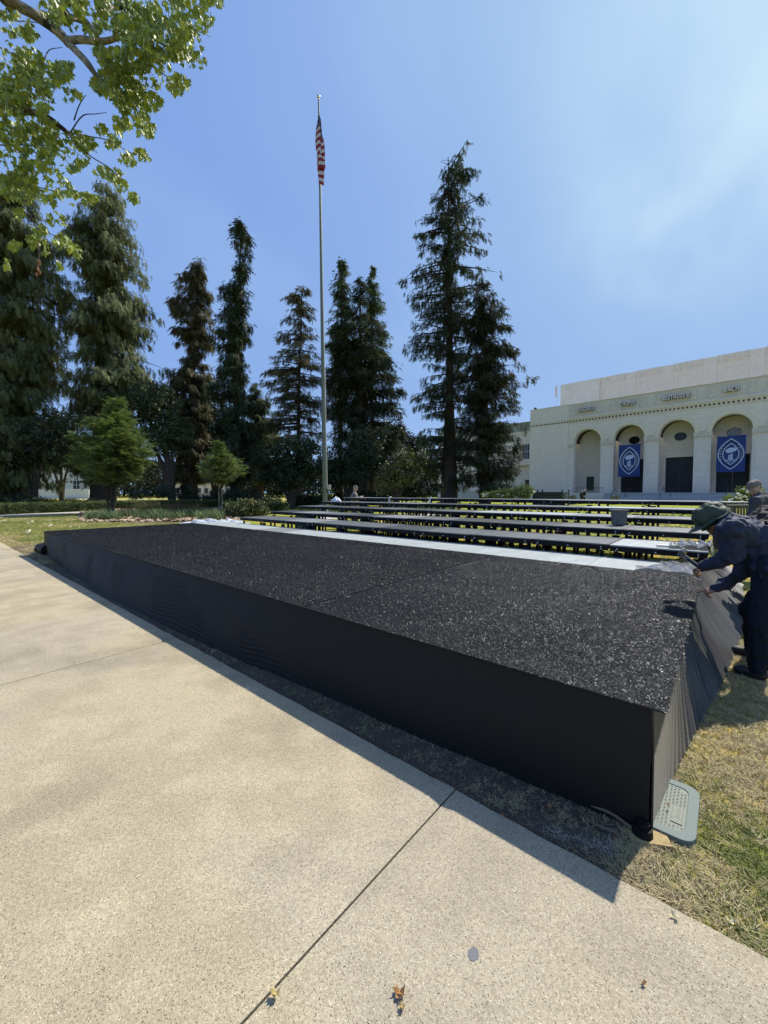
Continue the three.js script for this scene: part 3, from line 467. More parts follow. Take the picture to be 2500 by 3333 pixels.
function leafBall(seed, n, size, rad = 0.5) {                            // a loose ball of small folded leaves
  const R = rng(seed), pos = [], d = V(0, 0, 0), m = new THREE.Matrix4(), e = new THREE.Euler();
  for (let i = 0; i < n; i++) {
    d.set(R() - 0.5, R() - 0.5, R() - 0.5).normalize().multiplyScalar(rad * Math.cbrt(R()));
    m.makeRotationFromEuler(e.set(R() * 2.2 - 0.5, R() * 6.28, R() * 1.6 - 0.8)).setPosition(d);
    const s = size * (0.65 + 0.7 * R()), q = [[0, 0, 0], [-0.27, 0.06, 0.45], [0, 0, 1], [0.27, 0.06, 0.45]].map(([x, y, z]) => V(x * s, y * s, (z - 0.5) * s).applyMatrix4(m));
    for (const k of [0, 1, 2, 0, 2, 3]) pos.push(q[k].x, q[k].y, q[k].z);
  }
  const g = new THREE.BufferGeometry(); g.setAttribute('position', new THREE.Float32BufferAttribute(pos, 3)); g.computeVertexNormals(); return g;
}
const FROND = { hang: frond(3, 8, 0.42, 0.12, 0.2), flat: frond(4, 8, 0.42, 0.085, 0.1), fine: frond(6, 8, 0.4, 0.095, 0.12) };
const BALL = { small: leafBall(2, 16, 0.2), mid: leafBall(5, 18, 0.3), big: leafBall(9, 16, 0.42) };
const ground = (px, py) => { const d = at(px, py, 10).sub(V(0, EYE, 0)), k = -EYE / d.y; return V(d.x * k, 0, d.z * k); };
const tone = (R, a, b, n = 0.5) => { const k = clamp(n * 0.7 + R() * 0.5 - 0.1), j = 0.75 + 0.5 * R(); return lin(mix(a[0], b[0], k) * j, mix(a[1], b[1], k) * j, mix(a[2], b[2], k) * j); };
function conifer(name, label, o) {
  const { x, z, rows, seed } = o, R = rng(seed), base = at(x, HOR, z), X0 = base.x, list = [];
  const P = rows.map(([py, a, b]) => { const l = at(a, py, z), r = at(b, py, z); return { y: l.y, c: (l.x + r.x) / 2 - X0, h: (r.x - l.x) / 2 }; });
  const top = P[0].y, low = P[P.length - 1].y;
  const span = (y) => { for (let i = 1; i < P.length; i++) if (y >= P[i].y) { const q = (y - P[i].y) / (P[i - 1].y - P[i].y); return [mix(P[i].c, P[i - 1].c, q), mix(P[i].h, P[i - 1].h, q)]; } return [P[P.length - 1].c, P[P.length - 1].h]; };
  const t = thing(name, label, 'tree', [X0, rise(X0, -z), -z], 0, o.group);
  // trunk with its limbs, one piece of wood
  const ty = o.trunkTop ?? top - 0.4, lean = span(top - 0.2)[0], tr = o.trunk ?? 0.7, wood = [tube([[0, -0.3, 0], [lean * 0.1, ty * 0.3, 0.1], [lean * 0.4, ty * 0.65, 0], [lean, ty, 0]], [tr * 1.2, tr * 0.55, tr * 0.3, 0.04], 12, 8)];
  const nb = Math.round((o.branches ?? 90) * 1.6), D = (o.density ?? 5) * 2.7 * (o.mult ?? 1);
  let made = 0;
  for (let j = 0; j < nb * 4 && made < nb; j++) {
    const y = mix(low, top, 1 - Math.pow(R(), o.bias ?? 1)), [c, h] = span(y); if (R() * (o.widest ?? 5) > h + 0.7) continue; made++;
    const an = R() * 6.283, reach = (o.least ?? 0.6) + (1.08 - (o.least ?? 0.6)) * Math.pow(R(), 0.7) + (R() < 0.15 ? 0.14 : 0), ex = c + h * Math.cos(an) * reach, ez = h * 0.9 * Math.sin(an) * reach, len = Math.hypot(ex - lean * y / top, ez), sx = lean * Math.pow(y / top, 1.4);
    const up = (o.up ?? 0.1) * len, drop = (o.drop ?? 0.15) * len, y0 = y - up * 0.4;
    const q = (s) => V(mix(sx, ex, s), y0 + up * s * 1.4 - drop * s * s, ez * s);
    if (len > 0.8 && made % (o.woodEvery ?? 2) === 0) wood.push(tube([q(0), q(0.5), q(0.95)], [Math.min(0.16, 0.02 + len * 0.02), 0.015], 4, 2));
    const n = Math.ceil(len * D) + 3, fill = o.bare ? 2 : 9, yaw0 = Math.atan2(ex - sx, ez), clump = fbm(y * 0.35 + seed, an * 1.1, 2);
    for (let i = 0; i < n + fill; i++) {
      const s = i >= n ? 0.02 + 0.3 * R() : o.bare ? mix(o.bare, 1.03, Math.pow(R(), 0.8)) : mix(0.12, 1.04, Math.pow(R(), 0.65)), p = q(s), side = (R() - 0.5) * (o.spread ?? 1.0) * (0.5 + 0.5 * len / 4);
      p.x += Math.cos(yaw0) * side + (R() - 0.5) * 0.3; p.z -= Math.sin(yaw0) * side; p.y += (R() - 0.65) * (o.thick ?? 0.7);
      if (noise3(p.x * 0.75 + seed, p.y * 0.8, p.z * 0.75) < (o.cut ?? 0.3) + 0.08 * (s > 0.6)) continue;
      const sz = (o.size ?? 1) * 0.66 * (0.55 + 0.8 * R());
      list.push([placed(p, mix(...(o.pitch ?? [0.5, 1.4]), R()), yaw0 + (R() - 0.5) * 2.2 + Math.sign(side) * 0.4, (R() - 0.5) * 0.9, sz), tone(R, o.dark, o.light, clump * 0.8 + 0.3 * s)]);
    }
  }
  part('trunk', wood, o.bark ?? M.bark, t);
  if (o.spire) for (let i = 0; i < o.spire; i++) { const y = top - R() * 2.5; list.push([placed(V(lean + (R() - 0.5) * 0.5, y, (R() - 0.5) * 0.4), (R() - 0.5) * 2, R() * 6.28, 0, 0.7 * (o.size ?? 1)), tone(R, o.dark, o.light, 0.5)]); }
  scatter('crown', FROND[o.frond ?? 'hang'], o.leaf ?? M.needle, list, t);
  return t;
}
function broadleaf(name, label, o, category = 'tree') {                  // blobs: [px, py, rx, ry] in the photograph at depth z
  const { z, seed } = o, R = rng(seed), base = at(o.x, HOR, z), k = z / FOCAL, list = [];
  const t = thing(name, label, category, [base.x, rise(base.x, -z), -z], 0, o.group), wood = [];
  for (const [px, py, rx, ry, dz = 0] of o.blobs) {
    const c = at(px, py, z), a = rx * k, b = ry * k, dd = (o.deep ?? 0.85) * Math.min(a, 6), n = Math.ceil((o.density ?? 14) * (a * b + a * dd + b * dd) / (o.size ?? 1) ** 2), cx = c.x - base.x, cy = c.y;
    if (o.trunk && cy > 1.2) wood.push(tube([[0, -0.2, 0], [cx * 0.25, cy * 0.45, dz * 0.3], [cx, cy, dz]], [o.trunk, o.trunk * 0.6, o.trunk * 0.15], 7, 4));
    for (let i = 0; i < n; i++) {
      const u = R() * 2 - 1, f = R() * 6.283, s = Math.sqrt(1 - u * u), lump = 0.78 + 0.42 * noise3(u * 2.3 + seed, s * Math.cos(f) * 2.3 + px, s * Math.sin(f) * 2.3), r = Math.pow(R(), 0.3) * lump;
      const p = V(cx + a * s * Math.cos(f) * r, cy + b * u * r, dz + dd * s * Math.sin(f) * r); if (p.y < 0.05) continue;
      list.push([placed(p, R() * 6, R() * 6, R() * 6, (o.size ?? 1) * (0.6 + 0.7 * R())), tone(R, o.dark, o.light, noise3(p.x * 0.9 + seed, p.y * 0.9, p.z * 0.9))]);
    }
  }
  if (wood.length) part('trunk', wood, o.bark ?? M.bark, t);
  scatter(o.trunk ? 'crown' : 'foliage', o.ball ?? BALL.mid, o.leaf ?? M.leafy, list, t);
  return t;
}
const DK = [0.048, 0.068, 0.028], OL = [0.26, 0.285, 0.12], GR = [0.19, 0.24, 0.095], BR = [0.24, 0.225, 0.11];
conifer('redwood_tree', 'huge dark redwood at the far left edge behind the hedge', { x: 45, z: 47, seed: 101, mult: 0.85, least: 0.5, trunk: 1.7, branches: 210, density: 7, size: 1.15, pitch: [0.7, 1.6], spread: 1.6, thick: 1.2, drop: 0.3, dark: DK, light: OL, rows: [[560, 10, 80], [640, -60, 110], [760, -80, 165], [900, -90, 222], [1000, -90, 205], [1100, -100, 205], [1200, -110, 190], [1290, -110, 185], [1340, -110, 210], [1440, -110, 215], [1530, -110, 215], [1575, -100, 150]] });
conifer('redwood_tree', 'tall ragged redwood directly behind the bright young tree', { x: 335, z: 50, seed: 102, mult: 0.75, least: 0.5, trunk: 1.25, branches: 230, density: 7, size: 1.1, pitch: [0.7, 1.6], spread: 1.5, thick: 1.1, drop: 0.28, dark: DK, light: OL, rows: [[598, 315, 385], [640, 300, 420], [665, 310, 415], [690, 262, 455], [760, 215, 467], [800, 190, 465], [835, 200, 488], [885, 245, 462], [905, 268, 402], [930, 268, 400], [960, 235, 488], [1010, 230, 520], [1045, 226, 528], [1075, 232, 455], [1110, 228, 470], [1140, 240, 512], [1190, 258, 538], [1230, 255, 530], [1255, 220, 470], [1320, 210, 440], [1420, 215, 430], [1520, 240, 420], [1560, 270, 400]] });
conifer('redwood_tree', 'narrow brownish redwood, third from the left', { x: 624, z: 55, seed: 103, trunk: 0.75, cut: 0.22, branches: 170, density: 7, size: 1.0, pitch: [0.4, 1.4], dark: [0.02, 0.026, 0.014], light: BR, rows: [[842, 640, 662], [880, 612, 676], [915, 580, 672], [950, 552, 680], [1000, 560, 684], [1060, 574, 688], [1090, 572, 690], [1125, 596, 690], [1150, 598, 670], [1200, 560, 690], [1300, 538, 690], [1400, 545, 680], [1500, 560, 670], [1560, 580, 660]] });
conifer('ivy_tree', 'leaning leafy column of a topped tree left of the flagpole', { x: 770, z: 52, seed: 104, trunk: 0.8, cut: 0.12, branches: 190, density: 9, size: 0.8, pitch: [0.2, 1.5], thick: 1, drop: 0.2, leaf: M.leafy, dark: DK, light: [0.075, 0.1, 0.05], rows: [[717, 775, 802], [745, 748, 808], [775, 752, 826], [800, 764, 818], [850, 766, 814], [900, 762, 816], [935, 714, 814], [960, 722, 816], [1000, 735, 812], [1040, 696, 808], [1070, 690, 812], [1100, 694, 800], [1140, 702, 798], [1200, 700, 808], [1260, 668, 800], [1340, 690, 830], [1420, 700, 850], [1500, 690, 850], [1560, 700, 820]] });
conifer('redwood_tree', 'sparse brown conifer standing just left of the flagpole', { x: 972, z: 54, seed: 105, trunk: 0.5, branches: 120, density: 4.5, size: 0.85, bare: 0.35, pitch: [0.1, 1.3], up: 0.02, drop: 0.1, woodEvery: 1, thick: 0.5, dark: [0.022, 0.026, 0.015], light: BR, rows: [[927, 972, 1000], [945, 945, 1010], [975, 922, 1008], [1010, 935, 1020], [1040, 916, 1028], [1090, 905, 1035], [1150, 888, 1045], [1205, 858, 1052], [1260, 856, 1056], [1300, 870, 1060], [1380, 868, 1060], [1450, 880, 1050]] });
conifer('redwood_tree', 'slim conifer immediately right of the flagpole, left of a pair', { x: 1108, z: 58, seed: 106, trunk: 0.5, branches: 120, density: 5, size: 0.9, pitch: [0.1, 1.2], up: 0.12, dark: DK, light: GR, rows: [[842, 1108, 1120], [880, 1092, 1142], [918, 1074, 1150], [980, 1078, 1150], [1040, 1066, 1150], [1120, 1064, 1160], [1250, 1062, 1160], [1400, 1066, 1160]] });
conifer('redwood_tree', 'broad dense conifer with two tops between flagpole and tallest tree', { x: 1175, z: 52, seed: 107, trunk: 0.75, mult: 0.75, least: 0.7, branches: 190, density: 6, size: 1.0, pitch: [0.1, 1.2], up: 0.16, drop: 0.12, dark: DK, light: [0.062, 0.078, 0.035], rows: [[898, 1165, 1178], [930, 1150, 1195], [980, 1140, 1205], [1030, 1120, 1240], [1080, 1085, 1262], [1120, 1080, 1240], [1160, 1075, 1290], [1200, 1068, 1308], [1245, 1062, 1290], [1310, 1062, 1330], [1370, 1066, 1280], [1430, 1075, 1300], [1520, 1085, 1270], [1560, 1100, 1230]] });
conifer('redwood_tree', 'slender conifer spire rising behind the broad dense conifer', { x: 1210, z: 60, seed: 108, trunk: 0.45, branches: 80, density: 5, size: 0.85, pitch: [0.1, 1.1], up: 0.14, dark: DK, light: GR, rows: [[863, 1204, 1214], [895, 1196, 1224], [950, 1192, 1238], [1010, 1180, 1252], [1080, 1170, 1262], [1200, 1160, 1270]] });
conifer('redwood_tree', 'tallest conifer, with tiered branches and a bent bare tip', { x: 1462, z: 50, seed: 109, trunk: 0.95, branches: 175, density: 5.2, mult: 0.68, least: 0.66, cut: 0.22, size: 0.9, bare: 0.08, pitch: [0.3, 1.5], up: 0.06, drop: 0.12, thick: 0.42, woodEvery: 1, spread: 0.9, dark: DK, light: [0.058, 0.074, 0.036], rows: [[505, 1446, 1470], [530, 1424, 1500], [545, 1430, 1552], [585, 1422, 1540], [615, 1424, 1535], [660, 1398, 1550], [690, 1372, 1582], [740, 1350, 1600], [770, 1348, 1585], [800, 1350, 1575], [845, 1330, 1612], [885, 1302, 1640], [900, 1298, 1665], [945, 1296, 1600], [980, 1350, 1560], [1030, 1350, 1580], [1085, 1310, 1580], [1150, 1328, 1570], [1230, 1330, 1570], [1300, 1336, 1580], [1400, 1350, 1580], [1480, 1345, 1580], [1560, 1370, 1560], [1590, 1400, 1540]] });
{ // the bent leader of the tallest tree
  const a = scene.children.find((c) => c.userData.label?.startsWith('tallest conifer')), p = (x, y) => at(x, y, 50).sub(a.position);
  part('leader', tube([p(1460, 570), p(1475, 530), p(1500, 490), p(1518, 460)], [0.1, 0.03], 5, 4), M.bark, a);
  const R = rng(4), list = []; for (let i = 0; i < 46; i++) { const t = R(), q = p(mix(1470, 1524, t), mix(540, 452, t) + R() * 25); list.push([placed(q, R() * 2, R() * 6, 0, 0.45 + 0.3 * R()), tone(R, DK, GR)]); }
  scatter('leader_foliage', FROND.hang, M.needle, list, a);
}
conifer('redwood_tree', 'bushy olive conifer leaning against the right of the tallest tree', { x: 1577, z: 48, seed: 110, trunk: 0.6, mult: 0.85, least: 0.68, branches: 190, density: 6, size: 0.9, pitch: [0.2, 1.3], up: 0.1, drop: 0.15, dark: [0.022, 0.032, 0.016], light: [0.1, 0.105, 0.05], rows: [[915, 1568, 1582], [935, 1545, 1608], [990, 1530, 1630], [1050, 1520, 1650], [1100, 1510, 1655], [1145, 1500, 1668], [1190, 1500, 1700], [1230, 1500, 1725], [1260, 1500, 1690], [1310, 1500, 1682], [1370, 1500, 1678], [1460, 1500, 1688], [1530, 1500, 1690], [1575, 1510, 1640]] });
conifer('redwood_tree', 'small dark conifer in the gap right of the leaning column', { x: 850, z: 60, seed: 111, trunk: 0.4, branches: 110, density: 6, size: 0.95, pitch: [0.3, 1.4], dark: DK, light: GR, rows: [[1245, 820, 836], [1290, 800, 870], [1360, 795, 900], [1450, 800, 920], [1560, 810, 900]] });
broadleaf('oak_tree', 'round dark oak between the ragged redwood and the brownish redwood', { x: 562, z: 46, seed: 121, trunk: 0.4, dark: [0.014, 0.026, 0.01], light: [0.075, 0.095, 0.04], size: 1.1, density: 10, blobs: [[480, 1300, 70, 55], [520, 1350, 65, 70], [450, 1370, 50, 60], [560, 1420, 60, 60], [500, 1440, 60, 50]] });
broadleaf('magnolia_tree', 'dark glossy round tree directly left of the flagpole base', { x: 950, z: 40, seed: 122, trunk: 0.25, dark: [0.01, 0.02, 0.008], light: [0.045, 0.065, 0.028], size: 0.85, density: 12, blobs: [[900, 1500, 60, 55], [960, 1480, 70, 60], [1020, 1500, 55, 60], [940, 1550, 80, 40], [865, 1540, 40, 40]] });
broadleaf('magnolia_tree', 'dark glossy tree directly right of the flagpole base', { x: 1130, z: 42, seed: 123, trunk: 0.25, dark: [0.01, 0.02, 0.008], light: [0.04, 0.06, 0.026], size: 0.85, density: 12, blobs: [[1100, 1500, 55, 60], [1160, 1520, 60, 55], [1120, 1555, 70, 35], [1190, 1480, 40, 45]] });
broadleaf('bay_tree', 'pale olive bushy tree behind the standing man, before the tallest conifer', { x: 1290, z: 36, seed: 124, trunk: 0.14, dark: [0.03, 0.042, 0.016], light: [0.15, 0.155, 0.065], size: 0.75, density: 13, blobs: [[1320, 1500, 42, 36], [1290, 1540, 52, 42], [1255, 1580, 34, 30], [1340, 1550, 36, 40], [1370, 1490, 20, 20], [1250, 1545, 22, 20]] });
broadleaf('oak_tree', 'loose olive foliage low between the flagpole and the tallest conifer', { x: 1185, z: 47, seed: 125, trunk: 0.3, dark: [0.025, 0.034, 0.015], light: [0.11, 0.115, 0.05], size: 0.95, density: 9, blobs: [[1180, 1440, 45, 55], [1220, 1480, 40, 45], [1240, 1420, 30, 35]] });
broadleaf('oak_tree', 'dim tree filling the gap left of the tallest conifer', { x: 1380, z: 64, seed: 126, trunk: 0.3, dark: [0.014, 0.024, 0.012], light: [0.05, 0.06, 0.03], size: 1.1, density: 9, blobs: [[1340, 1460, 50, 45], [1400, 1500, 50, 50], [1320, 1530, 50, 50]] });
broadleaf('oak_tree', 'dim tree filling the gap behind the small sapling', { x: 700, z: 66, seed: 127, trunk: 0.3, dark: [0.012, 0.02, 0.01], light: [0.05, 0.062, 0.03], size: 1.2, density: 9, blobs: [[640, 1440, 60, 70], [710, 1450, 60, 80], [760, 1480, 60, 60], [860, 1440, 60, 60]] });
broadleaf('oak_tree', 'dark understorey tree at the left edge under the huge redwood', { x: 110, z: 44, seed: 128, trunk: 0.22, dark: [0.014, 0.024, 0.012], light: [0.06, 0.072, 0.034], size: 1.1, density: 9, blobs: [[30, 1450, 80, 80], [120, 1440, 70, 80], [180, 1420, 40, 90]] });
broadleaf('oak_tree', 'dark rounded tree filling the gap left of the brownish redwood', { x: 600, z: 58, seed: 129, trunk: 0.3, dark: [0.018, 0.03, 0.013], light: [0.08, 0.1, 0.045], size: 1.15, density: 10, blobs: [[560, 1330, 60, 80], [620, 1420, 70, 90], [690, 1380, 60, 110], [730, 1480, 70, 70]] });
broadleaf('oak_tree', 'dark rounded tree filling the gap right of the broad dense conifer', { x: 1290, z: 57, seed: 130, trunk: 0.3, dark: [0.018, 0.03, 0.013], light: [0.09, 0.11, 0.05], size: 1.1, density: 10, blobs: [[1270, 1420, 60, 60], [1310, 1470, 60, 70], [1240, 1500, 60, 60], [1370, 1480, 40, 60]] });
broadleaf('oak_tree', 'dark foliage closing the gap between the huge redwood and ragged redwood', { x: 200, z: 62, seed: 140, trunk: 0.3, dark: [0.016, 0.028, 0.012], light: [0.07, 0.09, 0.04], size: 1.2, density: 9, blobs: [[200, 1400, 60, 70], [240, 1470, 60, 60], [150, 1480, 60, 60]] });
// shrubs and low growth
broadleaf('shrub', 'wide rounded green shrub at the left end of the riser rows', { x: 800, z: 26, seed: 131, dark: [0.016, 0.03, 0.009], light: [0.14, 0.155, 0.05], size: 0.42, density: 16, deep: 0.8, blobs: [[800, 1660, 66, 36], [775, 1668, 40, 26], [840, 1665, 36, 26]] }, 'shrub');
broadleaf('shrub', 'darker green shrub just behind the wide rounded shrub', { x: 885, z: 31, seed: 132, dark: [0.012, 0.022, 0.008], light: [0.06, 0.085, 0.03], size: 0.45, density: 14, deep: 0.8, blobs: [[885, 1640, 42, 26], [910, 1650, 30, 20]] }, 'shrub');
broadleaf('shrub', 'low dark shrub to the right of the pale olive tree', { x: 1360, z: 38, seed: 133, dark: [0.01, 0.018, 0.008], light: [0.035, 0.05, 0.022], size: 0.55, density: 12, blobs: [[1340, 1600, 60, 30], [1400, 1595, 50, 30]] }, 'shrub');
broadleaf('shrub', 'dim leafy shrub behind the white roses left of the concert hall', { x: 1620, z: 46, seed: 134, dark: [0.016, 0.026, 0.014], light: [0.075, 0.085, 0.05], size: 0.6, density: 12, blobs: [[1620, 1595, 45, 22], [1580, 1605, 30, 16]] }, 'shrub');
broadleaf('shrub', 'low dark shrub at the foot of the ragged redwood', { x: 310, z: 45, seed: 135, dark: [0.01, 0.018, 0.007], light: [0.06, 0.085, 0.03], size: 0.6, density: 10, blobs: [[300, 1636, 40, 10], [230, 1635, 45, 8], [160, 1635, 40, 9]] }, 'shrub');
broadleaf('shrub', 'dark ground shrub under the huge redwood at the left edge', { x: 60, z: 42, seed: 136, dark: [0.01, 0.018, 0.007], light: [0.045, 0.07, 0.026], size: 0.6, density: 10, blobs: [[50, 1632, 60, 22], [110, 1636, 40, 16]] }, 'shrub');
broadleaf('shrub', 'grey green bush behind the hedge, right of the bright young tree', { x: 470, z: 44, seed: 137, dark: [0.02, 0.035, 0.02], light: [0.12, 0.15, 0.09], size: 0.5, density: 12, blobs: [[440, 1612, 22, 18], [475, 1606, 20, 14], [530, 1600, 30, 20]] }, 'shrub');
broadleaf('shrub', 'dark shrubs in the shade under the leaning column', { x: 690, z: 48, seed: 138, dark: [0.008, 0.014, 0.006], light: [0.035, 0.05, 0.02], size: 0.7, density: 9, blobs: [[640, 1625, 60, 16], [720, 1620, 60, 22], [790, 1618, 60, 22], [600, 1600, 25, 25]] }, 'shrub');
broadleaf('shrub', 'dark shrubs in the shade behind the flagpole foot', { x: 1010, z: 44, seed: 139, dark: [0.008, 0.014, 0.006], light: [0.035, 0.05, 0.02], size: 0.7, density: 9, blobs: [[980, 1630, 60, 20], [1100, 1625, 60, 22], [1180, 1620, 60, 20], [1240, 1625, 40, 14]] }, 'shrub');
// the distant wood that closes the view between the trunks
{
  const R = rng(61), list = [];
  for (let i = 0; i < 5200; i++) { const a = mix(-0.9, 0.42, R()), z = 130 + 50 * R(), x = a * z * 1.1, top = 7 + 9 * fbm(x * 0.05 + 3, z * 0.02, 3); list.push([placed(V(x, top * Math.pow(R(), 0.7), -z), R() * 6, R() * 6, 0, 2.2 + 1.6 * R()), tone(R, [0.014, 0.022, 0.012], [0.07, 0.085, 0.045])]); }
  const m = scatter('distant_woods', BALL.big, M.needle, list, scene); tag(m, 'far off belt of trees closing the view behind the trunks', 'woods', null, 'stuff');
}
// bright young trees
conifer('young_redwood', 'bright green bushy young tree on three stems in front of the hedge', { x: 362, z: 31, seed: 141, trunk: 0.05, trunkTop: 7.5, branches: 190, density: 4, mult: 0.62, size: 0.86, frond: 'fine', leaf: M.lucent, pitch: [-0.7, 0.45], up: 0.3, drop: 0.14, thick: 0.35, spread: 0.9, least: 0.42, cut: 0.24, spire: 16, widest: 3.2, woodEvery: 9, dark: [0.06, 0.11, 0.022], light: [0.25, 0.32, 0.085], rows: [[1304, 372, 382], [1335, 355, 396], [1355, 340, 410], [1390, 300, 440], [1430, 280, 466], [1470, 266, 474], [1510, 256, 478], [1540, 260, 470], [1556, 275, 452], [1568, 300, 420]] });
{ const t = scene.children.find((c) => c.userData.label?.startsWith('bright green bushy')); for (const [a, b] of [[-0.35, -0.6], [0.1, 0.5], [0.38, 0.9]]) part('stem', tube([[a * 0.3, -0.1, 0], [a, 2, 0.1], [a + b * 0.4, 4.2, -0.1]], [0.1, 0.07, 0.04], 7, 5), M.bark, t); }
conifer('sapling', 'small airy green sapling on two thin pale stems in the mulch bed', { x: 714, z: 28, seed: 142, trunk: 0.045, trunkTop: 5.2, branches: 120, density: 7, size: 0.4, frond: 'flat', leaf: M.lucent, bark: M.paleBark, pitch: [-0.6, 0.4], up: 0.34, drop: 0.1, thick: 0.2, spread: 0.6, least: 0.4, mult: 0.6, spire: 8, widest: 2, woodEvery: 2, dark: [0.08, 0.13, 0.035], light: [0.28, 0.34, 0.1], rows: [[1434, 711, 717], [1450, 698, 728], [1472, 694, 736], [1494, 668, 760], [1515, 664, 776], [1540, 656, 792], [1558, 656, 790], [1570, 690, 765]] });
{ const t = scene.children.find((c) => c.userData.label?.startsWith('small airy')); part('stem', tube([[0.04, -0.1, 0.05], [0.2, 0.9, 0.05], [0.16, 1.9, 0]], [0.05, 0.04, 0.03], 7, 4), M.paleBark, t); }
// clipped hedges
function hedge(label, pts, h, w, seed, dark, light) {
  const a = V(pts[0][0], 0, pts[0][1]), t = thing('hedge', label, 'hedge', [a.x, 0, a.z]), R = rng(seed), list = [], core = [];
  for (let i = 1; i < pts.length; i++) {
    const p = V(pts[i - 1][0] - a.x, 0, pts[i - 1][1] - a.z), q = V(pts[i][0] - a.x, 0, pts[i][1] - a.z), d = q.clone().sub(p), L = d.length(), yaw = Math.atan2(-d.z, d.x); d.normalize();
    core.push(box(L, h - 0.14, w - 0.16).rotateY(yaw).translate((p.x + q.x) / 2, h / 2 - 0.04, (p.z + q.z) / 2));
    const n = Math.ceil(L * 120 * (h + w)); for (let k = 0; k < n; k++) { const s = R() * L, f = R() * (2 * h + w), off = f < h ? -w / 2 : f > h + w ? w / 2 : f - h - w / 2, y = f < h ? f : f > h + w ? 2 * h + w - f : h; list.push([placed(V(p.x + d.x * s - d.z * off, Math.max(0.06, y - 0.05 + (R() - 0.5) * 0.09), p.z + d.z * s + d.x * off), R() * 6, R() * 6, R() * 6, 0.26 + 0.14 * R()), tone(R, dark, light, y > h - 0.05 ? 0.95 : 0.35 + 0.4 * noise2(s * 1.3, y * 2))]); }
  }
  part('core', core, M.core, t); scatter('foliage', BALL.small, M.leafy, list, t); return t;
}
const gx = (px, z) => [at(px, HOR, z).x, -z];
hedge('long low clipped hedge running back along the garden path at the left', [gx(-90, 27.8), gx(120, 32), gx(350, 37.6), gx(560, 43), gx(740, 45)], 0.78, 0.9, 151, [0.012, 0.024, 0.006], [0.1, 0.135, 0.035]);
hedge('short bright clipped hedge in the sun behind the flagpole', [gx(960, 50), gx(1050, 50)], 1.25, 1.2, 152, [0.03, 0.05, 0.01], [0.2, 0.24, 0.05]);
// garden path, mulch bed, far paths
M.pale = mat(lin(0.46, 0.43, 0.37), 0.9, { map: stucco });
const strip = (name, a, b, y, m, jit = 0) => structure(name, sheet(60, 6, (s, t) => { const k = s * (a.length - 1), i = Math.min(a.length - 2, Math.floor(k)), f = k - i, p = [mix(a[i].x, a[i + 1].x, f), mix(a[i].z, a[i + 1].z, f)], q = [mix(b[i].x, b[i + 1].x, f), mix(b[i].z, b[i + 1].z, f)], x = mix(p[0], q[0], t), z = mix(p[1], q[1], t); return [x, rise(x, z) + y + jit * fbm(x * 3, z * 3, 3), z]; }, (s, t) => [s * 20, t * 2]), m);
strip('garden_path', [ground(-150, 1680), ground(150, 1670), ground(420, 1659.5)], [ground(-150, 1687), ground(150, 1676.5), ground(420, 1664)], 0.012, M.pale);
M.mulch = mat(lin(0.13, 0.095, 0.065), 1, { bumpMap: lawnMap, bumpScale: 0.05 });
strip('mulch_bed', [ground(250, 1672), ground(380, 1663), ground(560, 1656), ground(760, 1652)], [ground(255, 1690), ground(420, 1703), ground(600, 1703), ground(800, 1692)], 0.01, M.mulch, 0.03);
strip('crossing_path', [ground(1040, 1683), ground(1500, 1671)], [ground(1040, 1691), ground(1500, 1677)], 0.012, M.pale);
strip('hall_walk', [fromHall(-30, 0, 8.6), fromHall(60, 0, 8.6)], [fromHall(-30, 0, 4.2), fromHall(60, 0, 4.2)], 0.02, mat(lin(0.62, 0.58, 0.5), 0.9, { map: stucco }));
{ const p = [V(-75, 0, -92), V(40, 0, -92)], q = [V(-75, 0, -99), V(40, 0, -99)]; strip('far_path', p, q, 0.02, M.pale); }
